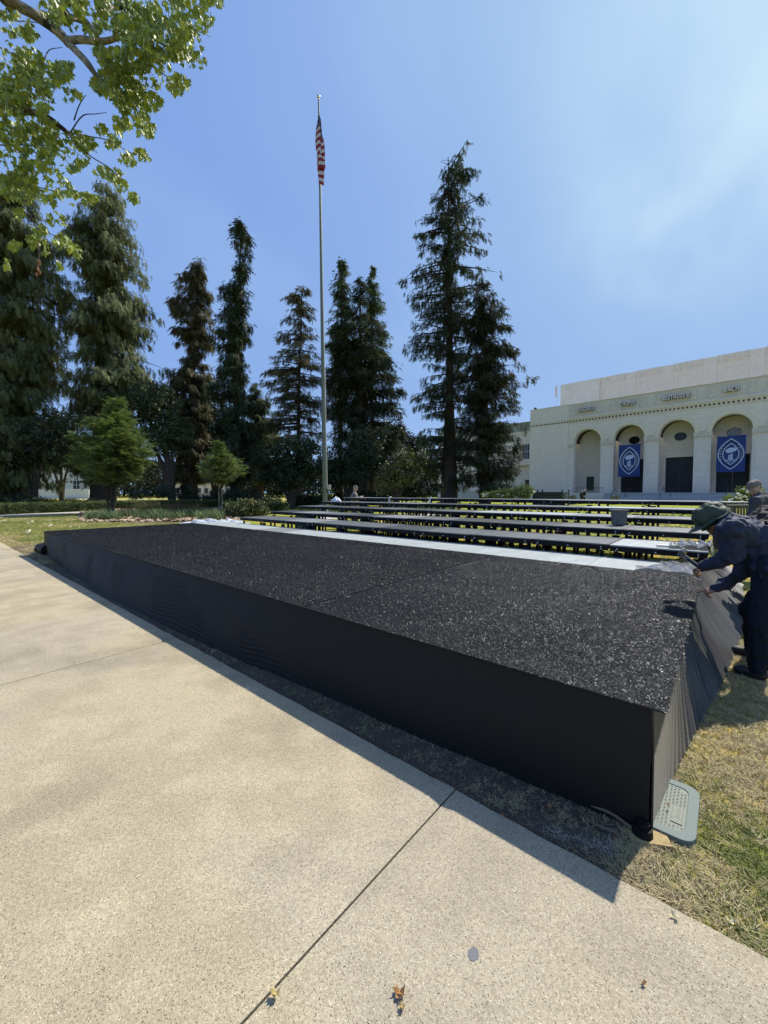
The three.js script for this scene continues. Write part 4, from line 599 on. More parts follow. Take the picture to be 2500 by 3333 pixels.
{ // dry leaves on the mulch
  const R = rng(71), list = []; for (let i = 0; i < 2600; i++) { const p = ground(mix(265, 790, R()), mix(1664, 1700, Math.pow(R(), 0.7))); if (R() < 0.4) p.copy(ground(mix(30, 440, R()), 1661 + 0)).add(V((R() - 0.5) * 1.2, 0, (R() - 0.5) * 1.4)); p.y = 0.05 + 0.03 * R(); list.push([placed(p, (R() - 0.5) * 0.9, R() * 6, (R() - 0.5) * 0.9, 0.1 + 0.12 * R()), tone(R, [0.2, 0.12, 0.07], [0.62, 0.48, 0.33])]); }
  const leaf = new THREE.ShapeGeometry((() => { const s = new THREE.Shape(); for (let i = 0; i < 10; i++) { const a = i / 10 * 6.283, r = i % 2 ? 0.6 : 1; s[i ? 'lineTo' : 'moveTo'](Math.cos(a) * r, Math.sin(a) * r); } return s; })()).rotateX(-Math.PI / 2);
  tag(scatter('leaf_litter', leaf, M.leafy, list, scene), 'dry tan leaves covering the mulch bed', 'leaf litter', null, 'stuff');
  // iris and other sword leaved clumps
  const sw = blades(33, 11, 0.62, 0.07, 0.22, 0.55, 3), li = []; for (let i = 0; i < 430; i++) { const q = ground(mix(285, 725, R()), mix(1675, 1696, R())), n = fbm(q.x * 0.7, q.z * 0.7, 3); if (n < 0.4) continue; li.push([placed(q, 0, R() * 6, 0, 0.65 + 0.5 * R()), tone(R, [0.05, 0.1, 0.03], [0.2, 0.26, 0.11])]); }
  tag(scatter('iris_bed', sw, M.lucent, li, scene), 'pale green sword leaved irises massed at the front of the mulch bed', 'irises', null, 'stuff');
  const tuft = blades(35, 70, 0.95, 0.03, 0.5, 0.9, 3);
  [[598, 1672, 1.2, [0.13, 0.1, 0.045], [0.24, 0.17, 0.07], 'rusty orange tuft of ornamental grass left of the small sapling'], [500, 1668, 1.15, [0.05, 0.07, 0.025], [0.16, 0.15, 0.06], 'green and tan grass tuft behind the irises, between the two young trees'], [770, 1668, 1.1, [0.05, 0.08, 0.03], [0.12, 0.15, 0.06], 'dull green grass tuft just right of the sapling stems']].forEach(([x, y, s, a, b, label], i) => {
    const p = ground(x, y), t = thing('grass_tuft', label, 'ornamental grass', [p.x, 0, p.z]), l = []; for (let k = 0; k < 14; k++) l.push([placed(V((R() - 0.5) * 2.2, 0, (R() - 0.5) * 1.2), 0, R() * 6, 0, s * (0.7 + 0.4 * R())), tone(R, a, b)]); scatter('leaves', tuft, M.lucent, l, t);
  });
}
// white roses
function roses(label, o) {
  const t = broadleaf('rose_bush', label, o, 'rose bush'), R = rng(o.seed + 7), k = o.z / FOCAL;
  const petal = (() => { const l = []; for (let i = 0; i < 9; i++) { const a = i * 2.4, r = 0.25 + 0.05 * i; l.push(new THREE.SphereGeometry(0.5, 7, 5).scale(1, 0.75, 0.35).rotateX(0.7 - i * 0.06).rotateY(a).translate(Math.sin(a) * r, 0.1 * (9 - i) / 9, Math.cos(a) * r)); } return merge(l); })();
  for (const [px, py] of o.flowers) { const p = at(px, py, o.z - 0.3).sub(t.position), f = part('flower', petal, M.petal, t); f.position.copy(p); f.scale.setScalar((o.bloom ?? 5.5) * k * (0.75 + 0.5 * R())); f.rotation.set(R() - 0.5, R() * 6, R() - 0.5); }
  return t;
}
M.petal = mat(lin(0.8, 0.79, 0.7), 0.7, { transmission: 0.25, thickness: 0 });
{
  const R = rng(88), f1 = [], f2 = []; for (let i = 0; i < 34; i++) { const x = mix(1570, 1738, R()); f1.push([x, 1618 - R() * (x > 1690 ? 24 : x > 1630 ? 16 : 9)]); } for (let i = 0; i < 16; i++) { const x = mix(2372, 2436, R()); f2.push([x, 1632 - R() * (x - 2360) * 0.5]); }
  f2.push([2420, 1592], [2402, 1607], [2432, 1602], [2427, 1617]);
  roses('white rose bushes in the sun left of the concert hall', { x: 1660, z: 38, seed: 161, dark: [0.04, 0.07, 0.015], light: [0.2, 0.24, 0.06], size: 0.45, density: 16, leaf: M.lucent, ball: BALL.mid, blobs: [[1600, 1618, 34, 12], [1650, 1612, 34, 17], [1700, 1606, 36, 22]], flowers: f1, bloom: 5.5 });
  roses('white rose bush at the right behind the grey capped worker', { x: 2415, z: 12, seed: 162, dark: [0.09, 0.14, 0.02], light: [0.36, 0.4, 0.08], size: 0.22, density: 16, leaf: M.lucent, blobs: [[2420, 1612, 22, 22], [2395, 1626, 28, 14], [2450, 1605, 26, 26]], flowers: f2, bloom: 5 });
}
// ---------------------------------------------------------------- the sycamore that reaches in overhead
{
  const t = thing('sycamore_tree', 'sycamore whose lobed leaves hang into the upper left corner overhead', 'tree', [-10.5, 0, -3.6]), O = t.position, R = rng(171);
  const zz = (x, y) => 5.6 + 0.9 * (fbm(x / 300 + 3, y / 300, 2) - 0.5) * 2 + (x < 250 ? 0.3 : 0), W = (x, y, dz = 0) => at(x / 2.074, y / 2.074, zz(x, y) + dz).sub(O);
  part('trunk', tube([[0, -0.2, 0], [0.2, 2.5, 0.1], [0.9, 4.6, 0], [2.2, 6.2, -0.6]], [0.34, 0.26, 0.2, 0.14], 14, 6), M.paleBark, t);
  part('limb', tube([V(1.6, 5.6, -0.3), W(-260, -190), W(0, -18), W(130, 42), W(300, 140), W(400, 222), W(462, 290)], [0.12, 0.08, 0.066, 0.056], 10, 5), M.paleBark, t);
  part('limb', tube([W(462, 290), W(540, 370), W(600, 440), W(650, 510), W(720, 600)], [0.046, 0.036, 0.015], 8, 4), M.paleBark, t);
  part('limb', tube([W(450, 275), W(560, 268), W(700, 280), W(860, 240), W(1000, 250)], [0.044, 0.034, 0.014], 8, 4), M.paleBark, t);
  part('limb', tube([W(620, -60), W(690, 70), W(780, 50), W(900, 70), W(1080, 110)], [0.036, 0.028, 0.012], 8, 4), M.paleBark, t);
  part('limb', tube([W(440, 100), W(590, 160), W(670, 270), W(720, 370)], [0.032, 0.03, 0.012], 8, 4), M.paleBark, t);
  part('limb', tube([V(1.8, 5.2, -0.3), W(-200, 700), W(100, 740), W(300, 780), W(400, 850), W(470, 905)], [0.1, 0.05, 0.032, 0.028], 8, 4), M.paleBark, t);
  const twigs = []; const tw = (...p) => twigs.push(tube(p.map(([x, y]) => W(x, y)), [0.009, 0.003], 5, 4));
  tw([470, 900], [560, 780], [640, 770], [720, 760]); tw([500, 810], [540, 700], [580, 640]); tw([470, 890], [600, 920], [760, 960], [880, 1030], [990, 1060]); tw([480, 940], [620, 1060], [760, 1150], [860, 1280], [950, 1360]);
  tw([-60, 1180], [120, 1230], [330, 1280], [500, 1320], [640, 1340]); tw([-60, 1330], [150, 1420], [280, 1540], [430, 1630], [540, 1725]); tw([-60, 1600], [80, 1640]); tw([-60, 1740], [60, 1790]); tw([720, 600], [850, 680], [980, 800], [1050, 900]); tw([860, 560], [1000, 640], [1110, 690]); tw([1000, 250], [1150, 330], [1280, 400], [1390, 430]); tw([1080, 110], [1250, 170], [1420, 250]); tw([70, 60], [80, 130], [240, 150], [330, 190]); tw([300, 400], [330, 340], [420, 320]); tw([1000, 430], [1130, 520], [1270, 600]); tw([260, 1560], [262, 1700], [265, 1790]); tw([-50, 620], [200, 650], [380, 700]); tw([-50, 300], [120, 380], [350, 480]); tw([-50, 980], [200, 980], [430, 990], [560, 1060]);
  part('twigs', twigs, M.bark, t, 'stuff');
  const lobes = new THREE.Shape(), tip = [[0, -0.42], [0.16, -0.3], [0.42, -0.42], [0.36, -0.16], [0.56, 0.06], [0.26, 0.1], [0.2, 0.28], [0, 0.62]];
  lobes.moveTo(tip[0][0], tip[0][1]); for (const [x, y] of tip.slice(1)) lobes.lineTo(x, y); for (const [x, y] of tip.slice(1, -1).reverse()) lobes.lineTo(-x, y); lobes.closePath();
  const bend = (k) => { const g = new THREE.ShapeGeometry(lobes).rotateX(Math.PI / 2), p = g.attributes.position; for (let i = 0; i < p.count; i++) { const x = p.getX(i), z = p.getZ(i); p.setY(i, -k * x * x * 1.3 - 0.35 * k * Math.max(0, z) ** 2 * 2 + 0.05 * Math.sin(x * 9)); } const q = g.toNonIndexed(); q.computeVertexNormals(); return q; };
  const kinds = [bend(0.3), bend(0.6), bend(1.0)];
  const greens = [[0.19, 0.27, 0.03], [0.3, 0.37, 0.045], [0.09, 0.15, 0.027], [0.42, 0.45, 0.055], [0.13, 0.19, 0.033]].map((c) => mat(lin(...c), 0.5, { transmission: 0.45, thickness: 0, specularIntensity: 0.7 })), rust = mat(lin(0.3, 0.11, 0.035), 0.7, { transmission: 0.3, thickness: 0 });
  const spots = [[1150, 180, 220], [1000, 300, 190], [1250, 330, 120], [1330, 130, 110], [900, 150, 150], [760, 80, 130], [850, 420, 140], [1050, 480, 120], [1200, 570, 75], [850, 560, 130], [720, 400, 80], [700, 560, 90], [1330, 410, 65], [1400, 15, 45], [1470, 15, 35], [900, 690, 110], [1030, 690, 70], [930, 830, 85], [1015, 880, 50], [820, 850, 65], [850, 620, 110], [680, 880, 45], [760, 960, 50], [860, 1080, 55], [945, 1040, 45], [990, 1060, 28], [690, 1160, 45], [780, 1190, 55], [815, 1255, 45], [900, 1330, 36], [600, 1340, 55], [500, 1335, 50], [60, 450, 160], [180, 430, 120], [160, 570, 160], [60, 650, 140], [250, 680, 120], [340, 510, 95], [420, 480, 80], [470, 650, 65], [200, 780, 110], [80, 880, 120], [300, 880, 100], [420, 980, 100], [250, 1020, 100], [90, 1080, 110], [520, 950, 65], [600, 980, 55], [560, 1070, 45], [495, 1120, 50], [350, 1150, 80], [200, 1180, 100], [90, 1250, 110], [400, 1280, 70], [280, 1260, 80], [450, 1240, 36], [180, 1330, 55], [335, 1360, 36], [170, 190, 65], [205, 245, 50], [60, 110, 60], [40, 220, 60], [380, 1480, 55], [430, 1500, 28], [270, 1560, 45], [240, 1620, 55], [420, 1630, 55], [490, 1680, 40], [525, 1722, 26], [100, 1650, 36], [60, 1790, 36], [400, 1800, 30], [130, 1440, 36], [300, 1680, 36], [350, 60, 90], [500, 60, 95], [400, 130, 65], [560, 100, 55], [620, 200, 55], [500, 180, 45], [640, 340, 50], [950, 30, 120], [1200, 20, 110]];
  const all = [];
  for (const [x, y, r] of spots) { const n = Math.ceil(r * r / 66); for (let i = 0; i < n; i++) { const a = R() * 6.283, q = r * Math.sqrt(R()); all.push([x + Math.cos(a) * q, y + Math.sin(a) * q * 0.95]); } }
  for (const p of all) p[2] = R() + (noise2(p[0] / 75 + 3, p[1] / 75) < 0.36 && R() < 0.8 ? 9 : 0);
  all.sort((a, b) => a[2] - b[2]);
  const rest = [];
  all.forEach(([x, y, w], i) => {
    if (w > 8) return;
    const p = W(x, y, (R() - 0.5) * 1.1), s = 0.045 + 0.052 * R(), m = placed(p, 0.55 + 1.1 * R(), R() * 6.28, (R() - 0.5) * 0.7, s), g = kinds[Math.floor(R() * 3)];
    if (i < 300) { const l = part('leaf', g, x > 225 && x < 320 && y > 1740 ? rust : greens[Math.floor(R() * 5)], t); l.applyMatrix4(m); } else rest.push([m, tone(R, [0.07, 0.12, 0.02], [0.46, 0.52, 0.06])]);
  });
  for (let i = 0; i < 7; i++) { const l = part('leaf', kinds[2], rust, t); l.applyMatrix4(placed(W(262 + (R() - 0.5) * 22, 1765 + 15 * i, 0), 1.3 + 0.4 * R(), R() * 6, 0, 0.042)); }
  scatter('foliage', kinds[1], mat(lin(1, 1, 1), 0.5, { transmission: 0.45, thickness: 0, specularIntensity: 0.7 }), rest, t);
}
// ---------------------------------------------------------------- grass close to the camera
{
  const R = rng(181), green = [], straw = [], tuft = blades(41, 14, 0.028, 0.0038, 0.035, 1.0, 2), dry = blades(43, 12, 0.03, 0.0036, 0.05, 1.7, 2);
  M.grass = mat(lin(1, 1, 1), 0.6, { transmission: 0.2, thickness: 0, specularIntensity: 0.4 });
  const put = (x, z, s) => { const [u, v] = toStage(x, z), d = dryness(x, z), y = rise(x, z); if (v > -0.37 && v < 4.9 && u > 0.02 && u < 13.2 && v > 0.1) return; if (v < -0.372) return; if (R() < smooth(0.44, 0.74, d + (R() - 0.5) * 0.3)) straw.push([placed(V(x, y, z), (R() - 0.5) * 0.5, R() * 6, (R() - 0.5) * 0.5, s * (0.8 + 0.5 * R())), tone(R, [0.32, 0.25, 0.12], [0.6, 0.525, 0.3])]); else green.push([placed(V(x, y, z), (R() - 0.5) * 0.3, R() * 6, (R() - 0.5) * 0.3, s * (0.8 + 0.5 * R())), tone(R, [0.15, 0.18, 0.045], [0.4, 0.42, 0.14])]); };
  for (let i = 0; i < 26000; i++) { const u = mix(0.1, -3.2, R()), v = mix(-0.4, 3.6, Math.pow(R(), 1.2)), p = fromStage(u, 0, v); put(p.x, p.z, 1); }
  for (let i = 0; i < 3800; i++) { const u = Math.pow(R(), 1.6) * 15, v = mix(-0.37, 0.05, R()), p = fromStage(u, 0, v); put(p.x, p.z, 0.9); }
  for (let i = 0; i < 26000; i++) { const z = 9 + 18 * Math.pow(R(), 1.3), x = at(mix(-60, 700, R()), HOR, z).x; put(x, -z, 1.5 + z * 0.03); }
  for (let i = 0; i < 15000; i++) { const z = 4 + 26 * R(), x = at(mix(1100, 2550, R()), HOR, z).x; put(x, -z, 1.3 + z * 0.05); }
  tag(scatter('lawn_grass', tuft, M.grass, green, scene), 'short green grass of the lawn', 'grass', null, 'stuff');
  tag(scatter('dry_grass', dry, M.grass, straw, scene), 'dry straw coloured grass of the lawn', 'grass', null, 'stuff');
}
// ---------------------------------------------------------------- flagpole and flag
{
  const z = 33, b = at(1058, HOR, z), x = b.x, top = at(1037, 322, z).y, t = thing('flagpole', 'very tall grey green flagpole standing behind the riser rows', 'flagpole', [x, 0, -z]);
  const lean = at(1037, 322, z).x - x;
  M.pole = mat(lin(0.13, 0.15, 0.115), 0.5, { metalness: 0.2 });
  part('shaft', tube([[0, 0, 0], [lean * 0.16, top * 0.16, 0], [lean * 0.5, top * 0.5, 0], [lean, top, 0]], [0.2, 0.175, 0.125, 0.05], 20, 10), M.pole, t);
  for (const y of [4.6, 9.6, 16]) part('collar', new THREE.TorusGeometry(0.185 - y * 0.006, 0.012, 8, 24).rotateX(Math.PI / 2).translate(lean * y / top, y, 0), M.pole, t);
  part('finial', [new THREE.SphereGeometry(0.13, 20, 14).translate(lean, top + 0.16, 0), cyl(0.06, 0.04, 0.1, lean, top - 0.02, 0)], M.bolt, t);
  part('cleat_box', [box(0.3, 0.42, 0.22, 0.33, 2.05, 0.05, 0.03), bar([0.1, 2.05, 0.05], [0.3, 2.05, 0.05], 0.03), new THREE.TorusGeometry(0.06, 0.02, 8, 16).translate(0.04, 2.05, 0.2)], mat(lin(0.34, 0.36, 0.34), 0.5), t);
  part('halyard', tube([[0.22, 2, 0.16], [lean * 0.5 + 0.17, top * 0.5, 0.12], [lean + 0.06, top - 0.1, 0.06]], [0.014, 0.014], 5, 8), M.white, t);
  part('base_collar', cyl(0.34, 0.24, 0.22, 0, 0, 0, 24), M.pole, t);
  const face = canvasTexture(1024, 540, (c, w, h) => {
    for (let i = 0; i < 13; i++) { c.fillStyle = i % 2 ? 'rgb(188,186,194)' : 'rgb(128,20,34)'; c.fillRect(0, h * i / 13, w, h / 13 + 1); }
    c.fillStyle = 'rgb(20,28,62)'; c.fillRect(0, 0, w * 0.4, h * 7 / 13);
    c.fillStyle = 'rgb(232,232,236)';
    for (let r = 0; r < 9; r++) for (let q = 0; q < (r % 2 ? 5 : 6); q++) { const x = w * 0.4 * ((q * 2 + (r % 2 ? 2 : 1)) / 12), y = h * 7 / 13 * (r + 1) / 10; c.beginPath(); for (let k = 0; k < 10; k++) { const a = k * Math.PI / 5 - Math.PI / 2, rr = k % 2 ? 5 : 12; c.lineTo(x + Math.cos(a) * rr, y + Math.sin(a) * rr); } c.fill(); }
  });
  // the cloth hangs limp: hoisted edge on the halyard, the rest gathered in folds below it, drooping away from the hoist
  const yt = at(1040, 338, z).y, hoist = 3.4, g = sheet(90, 70, (a, s) => {
    const drop = 3.15 * Math.pow(a, 0.8), y = yt - s * hoist - drop, f = clamp((yt - y) / 6), wide = 0.08 + 0.56 * smooth(0, 0.6, f) * (1 - 0.25 * smooth(0.75, 1, f)), zig = Math.abs(((a * 2.2 + 0.25) % 1) * 2 - 1) * 2 - 1;
    return [lean * y / top + 0.12 * f + (zig * 0.5 + 0.05) * wide + 0.05 * Math.sin(s * 5 + a * 8), y + 0.22 * Math.sin(a * 14) * s, 0.22 + 0.2 * Math.sin(a * 13.8 + 0.7) * wide + 0.1 * (fbm(a * 5, s * 3, 2) - 0.5)];
  }, (a, s) => [a, 1 - s]);
  solo('flag', g, mat(lin(1, 1, 1), 0.8, { map: face, transmission: 0.15, thickness: 0 }), 'limp hanging flag of red and white stripes with a starred blue corner', 'flag', [x, 0, -z]);
}
// ---------------------------------------------------------------- things about the stage
{
  // buried valve box lid under the stage corner
  const t = thing('valve_box', 'grey green plastic valve box lid set in the grass at the stage corner', 'valve box', STAGE, STAGE_TURN);
  const ring = (u0, u1, v0, v1, r) => { const s = new THREE.Shape(); s.moveTo(u0 + r, v0); s.lineTo(u1 - r, v0); s.quadraticCurveTo(u1, v0, u1, v0 + r); s.lineTo(u1, v1 - r); s.quadraticCurveTo(u1, v1, u1 - r, v1); s.lineTo(u0 + r, v1); s.quadraticCurveTo(u0, v1, u0, v1 - r); s.lineTo(u0, v0 + r); s.quadraticCurveTo(u0, v0, u0 + r, v0); return s; };
  M.lid = mat(lin(0.2, 0.22, 0.18), 0.75, { bumpMap: lawnMap, bumpScale: 0.002 }); M.lidRim = mat(lin(0.135, 0.17, 0.155), 0.75, { bumpMap: lawnMap, bumpScale: 0.002 });
  const flat = (s, d, y) => new THREE.ExtrudeGeometry(s, { depth: d, bevelEnabled: true, bevelSize: 0.003, bevelThickness: 0.003, curveSegments: 10 }).rotateX(Math.PI / 2).translate(0, y, 0);
  const outer = ring(-0.182, 0.2, 0.005, 0.452, 0.07); outer.holes.push(new THREE.Path(ring(-0.142, 0.15, 0.05, 0.41, 0.05).getPoints(10)));
  part('rim', flat(outer, 0.05, 0.03), M.lidRim, t);
  const lid = part('lid', flat(ring(-0.139, 0.147, 0.053, 0.407, 0.047), 0.02, 0.026), M.lid, t);
  const ribs = []; for (let i = 0; i < 17; i++) for (let j = 0; j < 22; j++) { const u = -0.128 + i * 0.0155, v = 0.066 + j * 0.0155; if (u < -0.075 && v > 0.09 && v < 0.25 || u < -0.11 && (v > 0.375 || v < 0.08)) continue; ribs.push((i + j) % 2 ? box(0.012, 0.004, 0.0042, u, 0.0285, v) : box(0.0042, 0.004, 0.012, u, 0.0285, v)); }
  part('tread_pattern', ribs, mat(lin(0.1, 0.125, 0.115), 0.8), lid, 'stuff');
  const name = canvasTexture(512, 200, (c, w, h) => { c.fillStyle = 'rgb(124,128,116)'; c.fillRect(0, 0, w, h); c.strokeStyle = 'rgb(80,86,80)'; c.lineWidth = 7; c.strokeRect(10, 10, w - 20, h - 20); c.fillStyle = 'rgb(84,90,84)'; c.font = 'italic 104px serif'; c.textAlign = 'center'; c.textBaseline = 'middle'; c.fillText('Brooks', w / 2 + 12, h / 2 + 6); c.beginPath(); c.ellipse(120, 100, 62, 70, 0.2, 0, 6.3); c.stroke(); });
  const pl = part('name_plate', sheet(1, 1, (a, b) => [mix(-0.13, -0.082, b), 0.0325, mix(0.104, 0.24, a)], (a, b) => [a, b]), mat(lin(1, 1, 1), 0.75, { map: name }), lid);
  // scrap of plywood, sticks and lime under the corner foot
  const ply = mat(lin(0.5, 0.4, 0.22), 0.8, { map: worn(61, 0.75, 0.95, [1, 0.96, 0.86]) });
  solo('plywood_scrap', box(0.17, 0.012, 0.14, 0, 0.018, 0).rotateY(0.5), ply, 'thin pale scrap of plywood under the foot at the near stage corner', 'plywood', fromStage(0.0, 0, -0.035).toArray(), STAGE_TURN);
  const stick = mat(lin(0.16, 0.11, 0.075), 0.9);
  solo('stick', tube([[0, 0.035, 0], [0.09, 0.045, 0.012], [0.2, 0.03, 0.01]], [0.009, 0.007], 6, 3), stick, 'brown stick lying against the foot at the near stage corner', 'stick', fromStage(0.05, 0, -0.075).toArray(), STAGE_TURN - 0.12);
  solo('stick', tube([[0, 0.035, 0], [0.06, 0.04, -0.008], [0.12, 0.035, 0.006]], [0.008, 0.005], 6, 3), stick, 'shorter brown stick in the shaded verge beside the white lime patch', 'stick', fromStage(0.1, 0, -0.15).toArray(), STAGE_TURN + 0.1);
  { const R = rng(191), l = []; for (let i = 0; i < 60; i++) { const a = Math.pow(R(), 1.4), p = fromStage(0.08 + 0.28 * a + 0.05 * (R() - 0.5), 0.012, -0.225 - 0.11 * a + 0.07 * (R() - 0.5)); l.push([placed(p, (R() - 0.5), R() * 6, (R() - 0.5), 0.7 + 0.4 * R()), tone(R, [0.24, 0.22, 0.18], [0.55, 0.52, 0.45])]); } tag(scatter('limed_grass', blades(52, 9, 0.03, 0.003, 0.03, 1.6, 2), M.grass, l, scene), 'grass whitened with marking lime in the verge at the stage corner', 'grass', null, 'stuff'); }
  // roll of spare cloth at the far left end
  const roll = thing('cloth_roll', 'roll of black cloth lying at the far left end of the stage', 'cloth roll', fromStage(13.28, 0.16, -0.1).toArray(), STAGE_TURN);
  part('roll', [cyl(0.13, 0.13, 0.75, 0, 0, 0, 24).rotateX(0).rotateZ(-Math.PI / 2).translate(-0.3, -0.02, 0.1)], M.skirt, roll);
  { const R = rng(7), l = []; for (let i = 0; i < 26; i++) { const a = R() * 6.283, r = 0.06 + 0.07 * R(); l.push(box(0.05 + 0.05 * R(), 0.05 * R() + 0.01, 0.03, 0.46, Math.cos(a) * r - 0.02, 0.1 + Math.sin(a) * r).toNonIndexed()); } part('frayed_end', l, M.black, roll, 'stuff'); }
  // plastic film bunched over the right end of the white panels and the first row
  M.film = mat(lin(0.2, 0.2, 0.21), 0.22, { transmission: 0.45, thickness: 0, specularIntensity: 1 });
  const film = (name, label, f) => solo(name, sheet(60, 60, f), M.film, label, 'plastic film');
  film('plastic_film', 'crumpled grey plastic film over the right end of the white deck panels', (a, b) => { const u = mix(0.62 - 0.28 * b + 0.06 * Math.sin(b * 9), -0.03, a), v = mix(3.84, 4.84, b), p = fromStage(u, 0.622 + 0.05 * Math.abs(fbm(a * 5 + b * 2, b * 2, 3) - 0.5) + 0.03 * Math.abs(Math.sin(a * 7 + b * 10)) * (1 - a * 0.5), v); return [p.x, p.y, p.z]; });
  film('plastic_film', 'smaller piece of grey plastic film over the right end of the first riser row', (a, b) => { const u = mix(0.4 - 0.15 * b, -0.12, a), v = mix(5.0, 5.95, b), p = fromStage(u, 0.815 + 0.08 * Math.abs(fbm(a * 4 + 9, b * 4, 3) - 0.5) + 0.04 * Math.abs(Math.sin(a * 9 + b * 6)) - 0.1 * smooth(0.92, 1, a), v); return [p.x, p.y, p.z]; });
  solo('metal_bar', [box(0.24, 0.03, 0.05, 0, 0.02, 0, 0.008)], M.bolt, 'short grey metal bar lying on the first riser row near its right end', 'metal bar', fromStage(0.42, 0.806, 5.05).toArray(), STAGE_TURN + 0.25);
  // grey bucket on the second row
  const b = thing('bucket', 'grey plastic tub standing on the second riser row', 'bucket', fromStage(1.39, 0.961, 7.0).toArray(), 0.15);
  M.tub = mat(lin(0.14, 0.138, 0.135), 0.55);
  b.scale.set(0.82, 0.97, 0.82);
  const wall = (r) => new THREE.LatheGeometry([[0, 0.005], [0.145, 0.005], [0.15, 0.02], [0.178, 0.3], [0.19, 0.305], [0.192, 0.325], [0.18, 0.327], [0.172, 0.3], [0.142, 0.02], [0, 0.016]].map(([x, y]) => new THREE.Vector2(x, y)), 4, Math.PI / 4).scale(1.08, 1, 0.98);
  part('tub', wall(), M.tub, b); part('rim', [box(0.32, 0.022, 0.02, 0, 0.318, 0.146, 0.006), box(0.32, 0.022, 0.02, 0, 0.318, -0.146, 0.006), box(0.02, 0.022, 0.29, 0.156, 0.318, 0, 0.006), box(0.02, 0.022, 0.29, -0.156, 0.318, 0, 0.006)], M.tub, b);
  { const g = new TextGeometry('9', { font, size: 0.085, depth: 0.006, curveSegments: 6, bevelEnabled: false }); g.translate(-0.035, 0.17, 0.132).rotateX(-0.09); part('moulded_mark', g, mat(lin(0.05, 0.05, 0.053), 0.5), b); }
  // teal bin under the left end, red can, white bag, clamps
  const bin = thing('plastic_bin', 'teal plastic bin standing under the left end of the riser rows', 'bin', fromStage(11.25, 0, 6.95).toArray(), STAGE_TURN); const teal = mat(lin(0.07, 0.26, 0.29), 0.5);
  part('tub', [box(0.62, 0.86, 0.42, 0, 0.43, 0, 0.04)], teal, bin); part('lid', [box(0.68, 0.06, 0.48, 0, 0.89, 0, 0.02), box(0.5, 0.03, 0.3, 0, 0.93, 0, 0.01)], teal, bin);
  { const p = ground(1826, 1736), r = thing('fuel_can', 'small red can on the lawn seen under the second riser row', 'can', [p.x, 0, p.z]), red = mat(lin(0.42, 0.03, 0.03), 0.5); part('body', box(0.27, 0.2, 0.17, 0, 0.1, 0, 0.04), red, r); part('handle', tube([[-0.08, 0.19, 0], [-0.06, 0.25, 0], [0.06, 0.25, 0], [0.08, 0.19, 0]], [0.014, 0.014], 6), red, r); }
  solo('white_bag', sheet(40, 24, (a, q) => { const an = a * 6.283, r = Math.sin(q * Math.PI * 0.5 + 0.0) * 0.18 * (1 + 0.5 * (fbm(Math.cos(an) * 2 + 5, Math.sin(an) * 2 + q * 3, 3) - 0.5)); return [Math.cos(an) * r * 1.5, 0.17 * Math.pow(1 - q, 0.8) * (1 + 0.7 * (noise2(Math.cos(an) * 2 + 3, Math.sin(an) * 2) - 0.5)), Math.sin(an) * r * 0.8]; }), M.white, 'crumpled white cloth bag on the left end of the fourth riser row', 'bag', fromStage(11.75, 1.26, 8.9).toArray(), STAGE_TURN);
  const hose = at(1050, 1640, 16.4); solo('cable', tube([[-0.12, -0.3, 0], [-0.1, -0.12, 0], [0.05, 0.03, 0], [0.3, 0.06, 0]], [0.012, 0.012], 6, 4), M.white, 'thin white cable curling off the left end of the fourth riser row', 'cable', [hose.x, hose.y, hose.z], 0);
  for (const [px, label] of [[1267, 'pale metal clamp hanging on the front of the top riser row, the left of two'], [1398, 'pale metal clamp hanging on the front of the top riser row, the right of two']]) {
    let best = null; for (let u = 6; u < 12; u += 0.02) { const q = fromStage(u, 1.4, 9.72), d = Math.abs(CX + FOCAL * q.x / -q.z - px); if (!best || d < best[0]) best = [d, u]; }
    solo('clamp', [box(0.08, 0.24, 0.03, 0, -0.1, -0.03, 0.008), box(0.09, 0.05, 0.09, 0, 0.035, 0.0, 0.008), box(0.07, 0.04, 0.05, 0, -0.22, -0.01, 0.006)], M.bolt, label, 'clamp', fromStage(best[1], 1.4, 9.76).toArray(), STAGE_TURN, 'clamps on the top riser row');
  }
  // heap of white sheeting at the far corner
  M.sheeting = mat(lin(0.46, 0.49, 0.52), 0.4, { specularIntensity: 0.8 });
  solo('plastic_sheeting', sheet(110, 60, (a, q) => { const x = (a - 0.5) * 3.0, z = (q - 0.5) * 1.8, e = Math.max(0, 1 - Math.hypot(x / 1.5, z / 0.9) ** 3), f = fbm(x * 1.6 + 4, z * 3.2, 4), w = Math.abs(Math.sin(x * 5 + 6 * f)) * 0.09; return [x, 0.02 + e * (0.07 + 0.3 * Math.max(0, f - 0.3) + w * 0.9), z]; }), M.sheeting, 'heap of crumpled white plastic sheeting beyond the far left stage corner', 'sheeting', (() => { const p = at(690, 1693, 17.3); return [p.x, 0.22, p.z]; })(), 0.2);
  // fallen leaves
  const sh = new THREE.Shape(); [[0, -0.5], [0.2, -0.3], [0.46, -0.4], [0.34, -0.1], [0.5, 0.12], [0.2, 0.12], [0, 0.55], [-0.2, 0.12], [-0.5, 0.12], [-0.34, -0.1], [-0.46, -0.4], [-0.2, -0.3]].forEach(([x, y], i) => sh[i ? 'lineTo' : 'moveTo'](x, y));
  const curl = (k) => { const g = new THREE.ShapeGeometry(sh).rotateX(-Math.PI / 2).toNonIndexed(), p = g.attributes.position; for (let i = 0; i < p.count; i++) p.setY(i, k * (p.getX(i) ** 2 * 1.6 + p.getZ(i) ** 2 * 0.8 + 0.12 * Math.sin(p.getZ(i) * 11))); g.computeVertexNormals(); return g; };
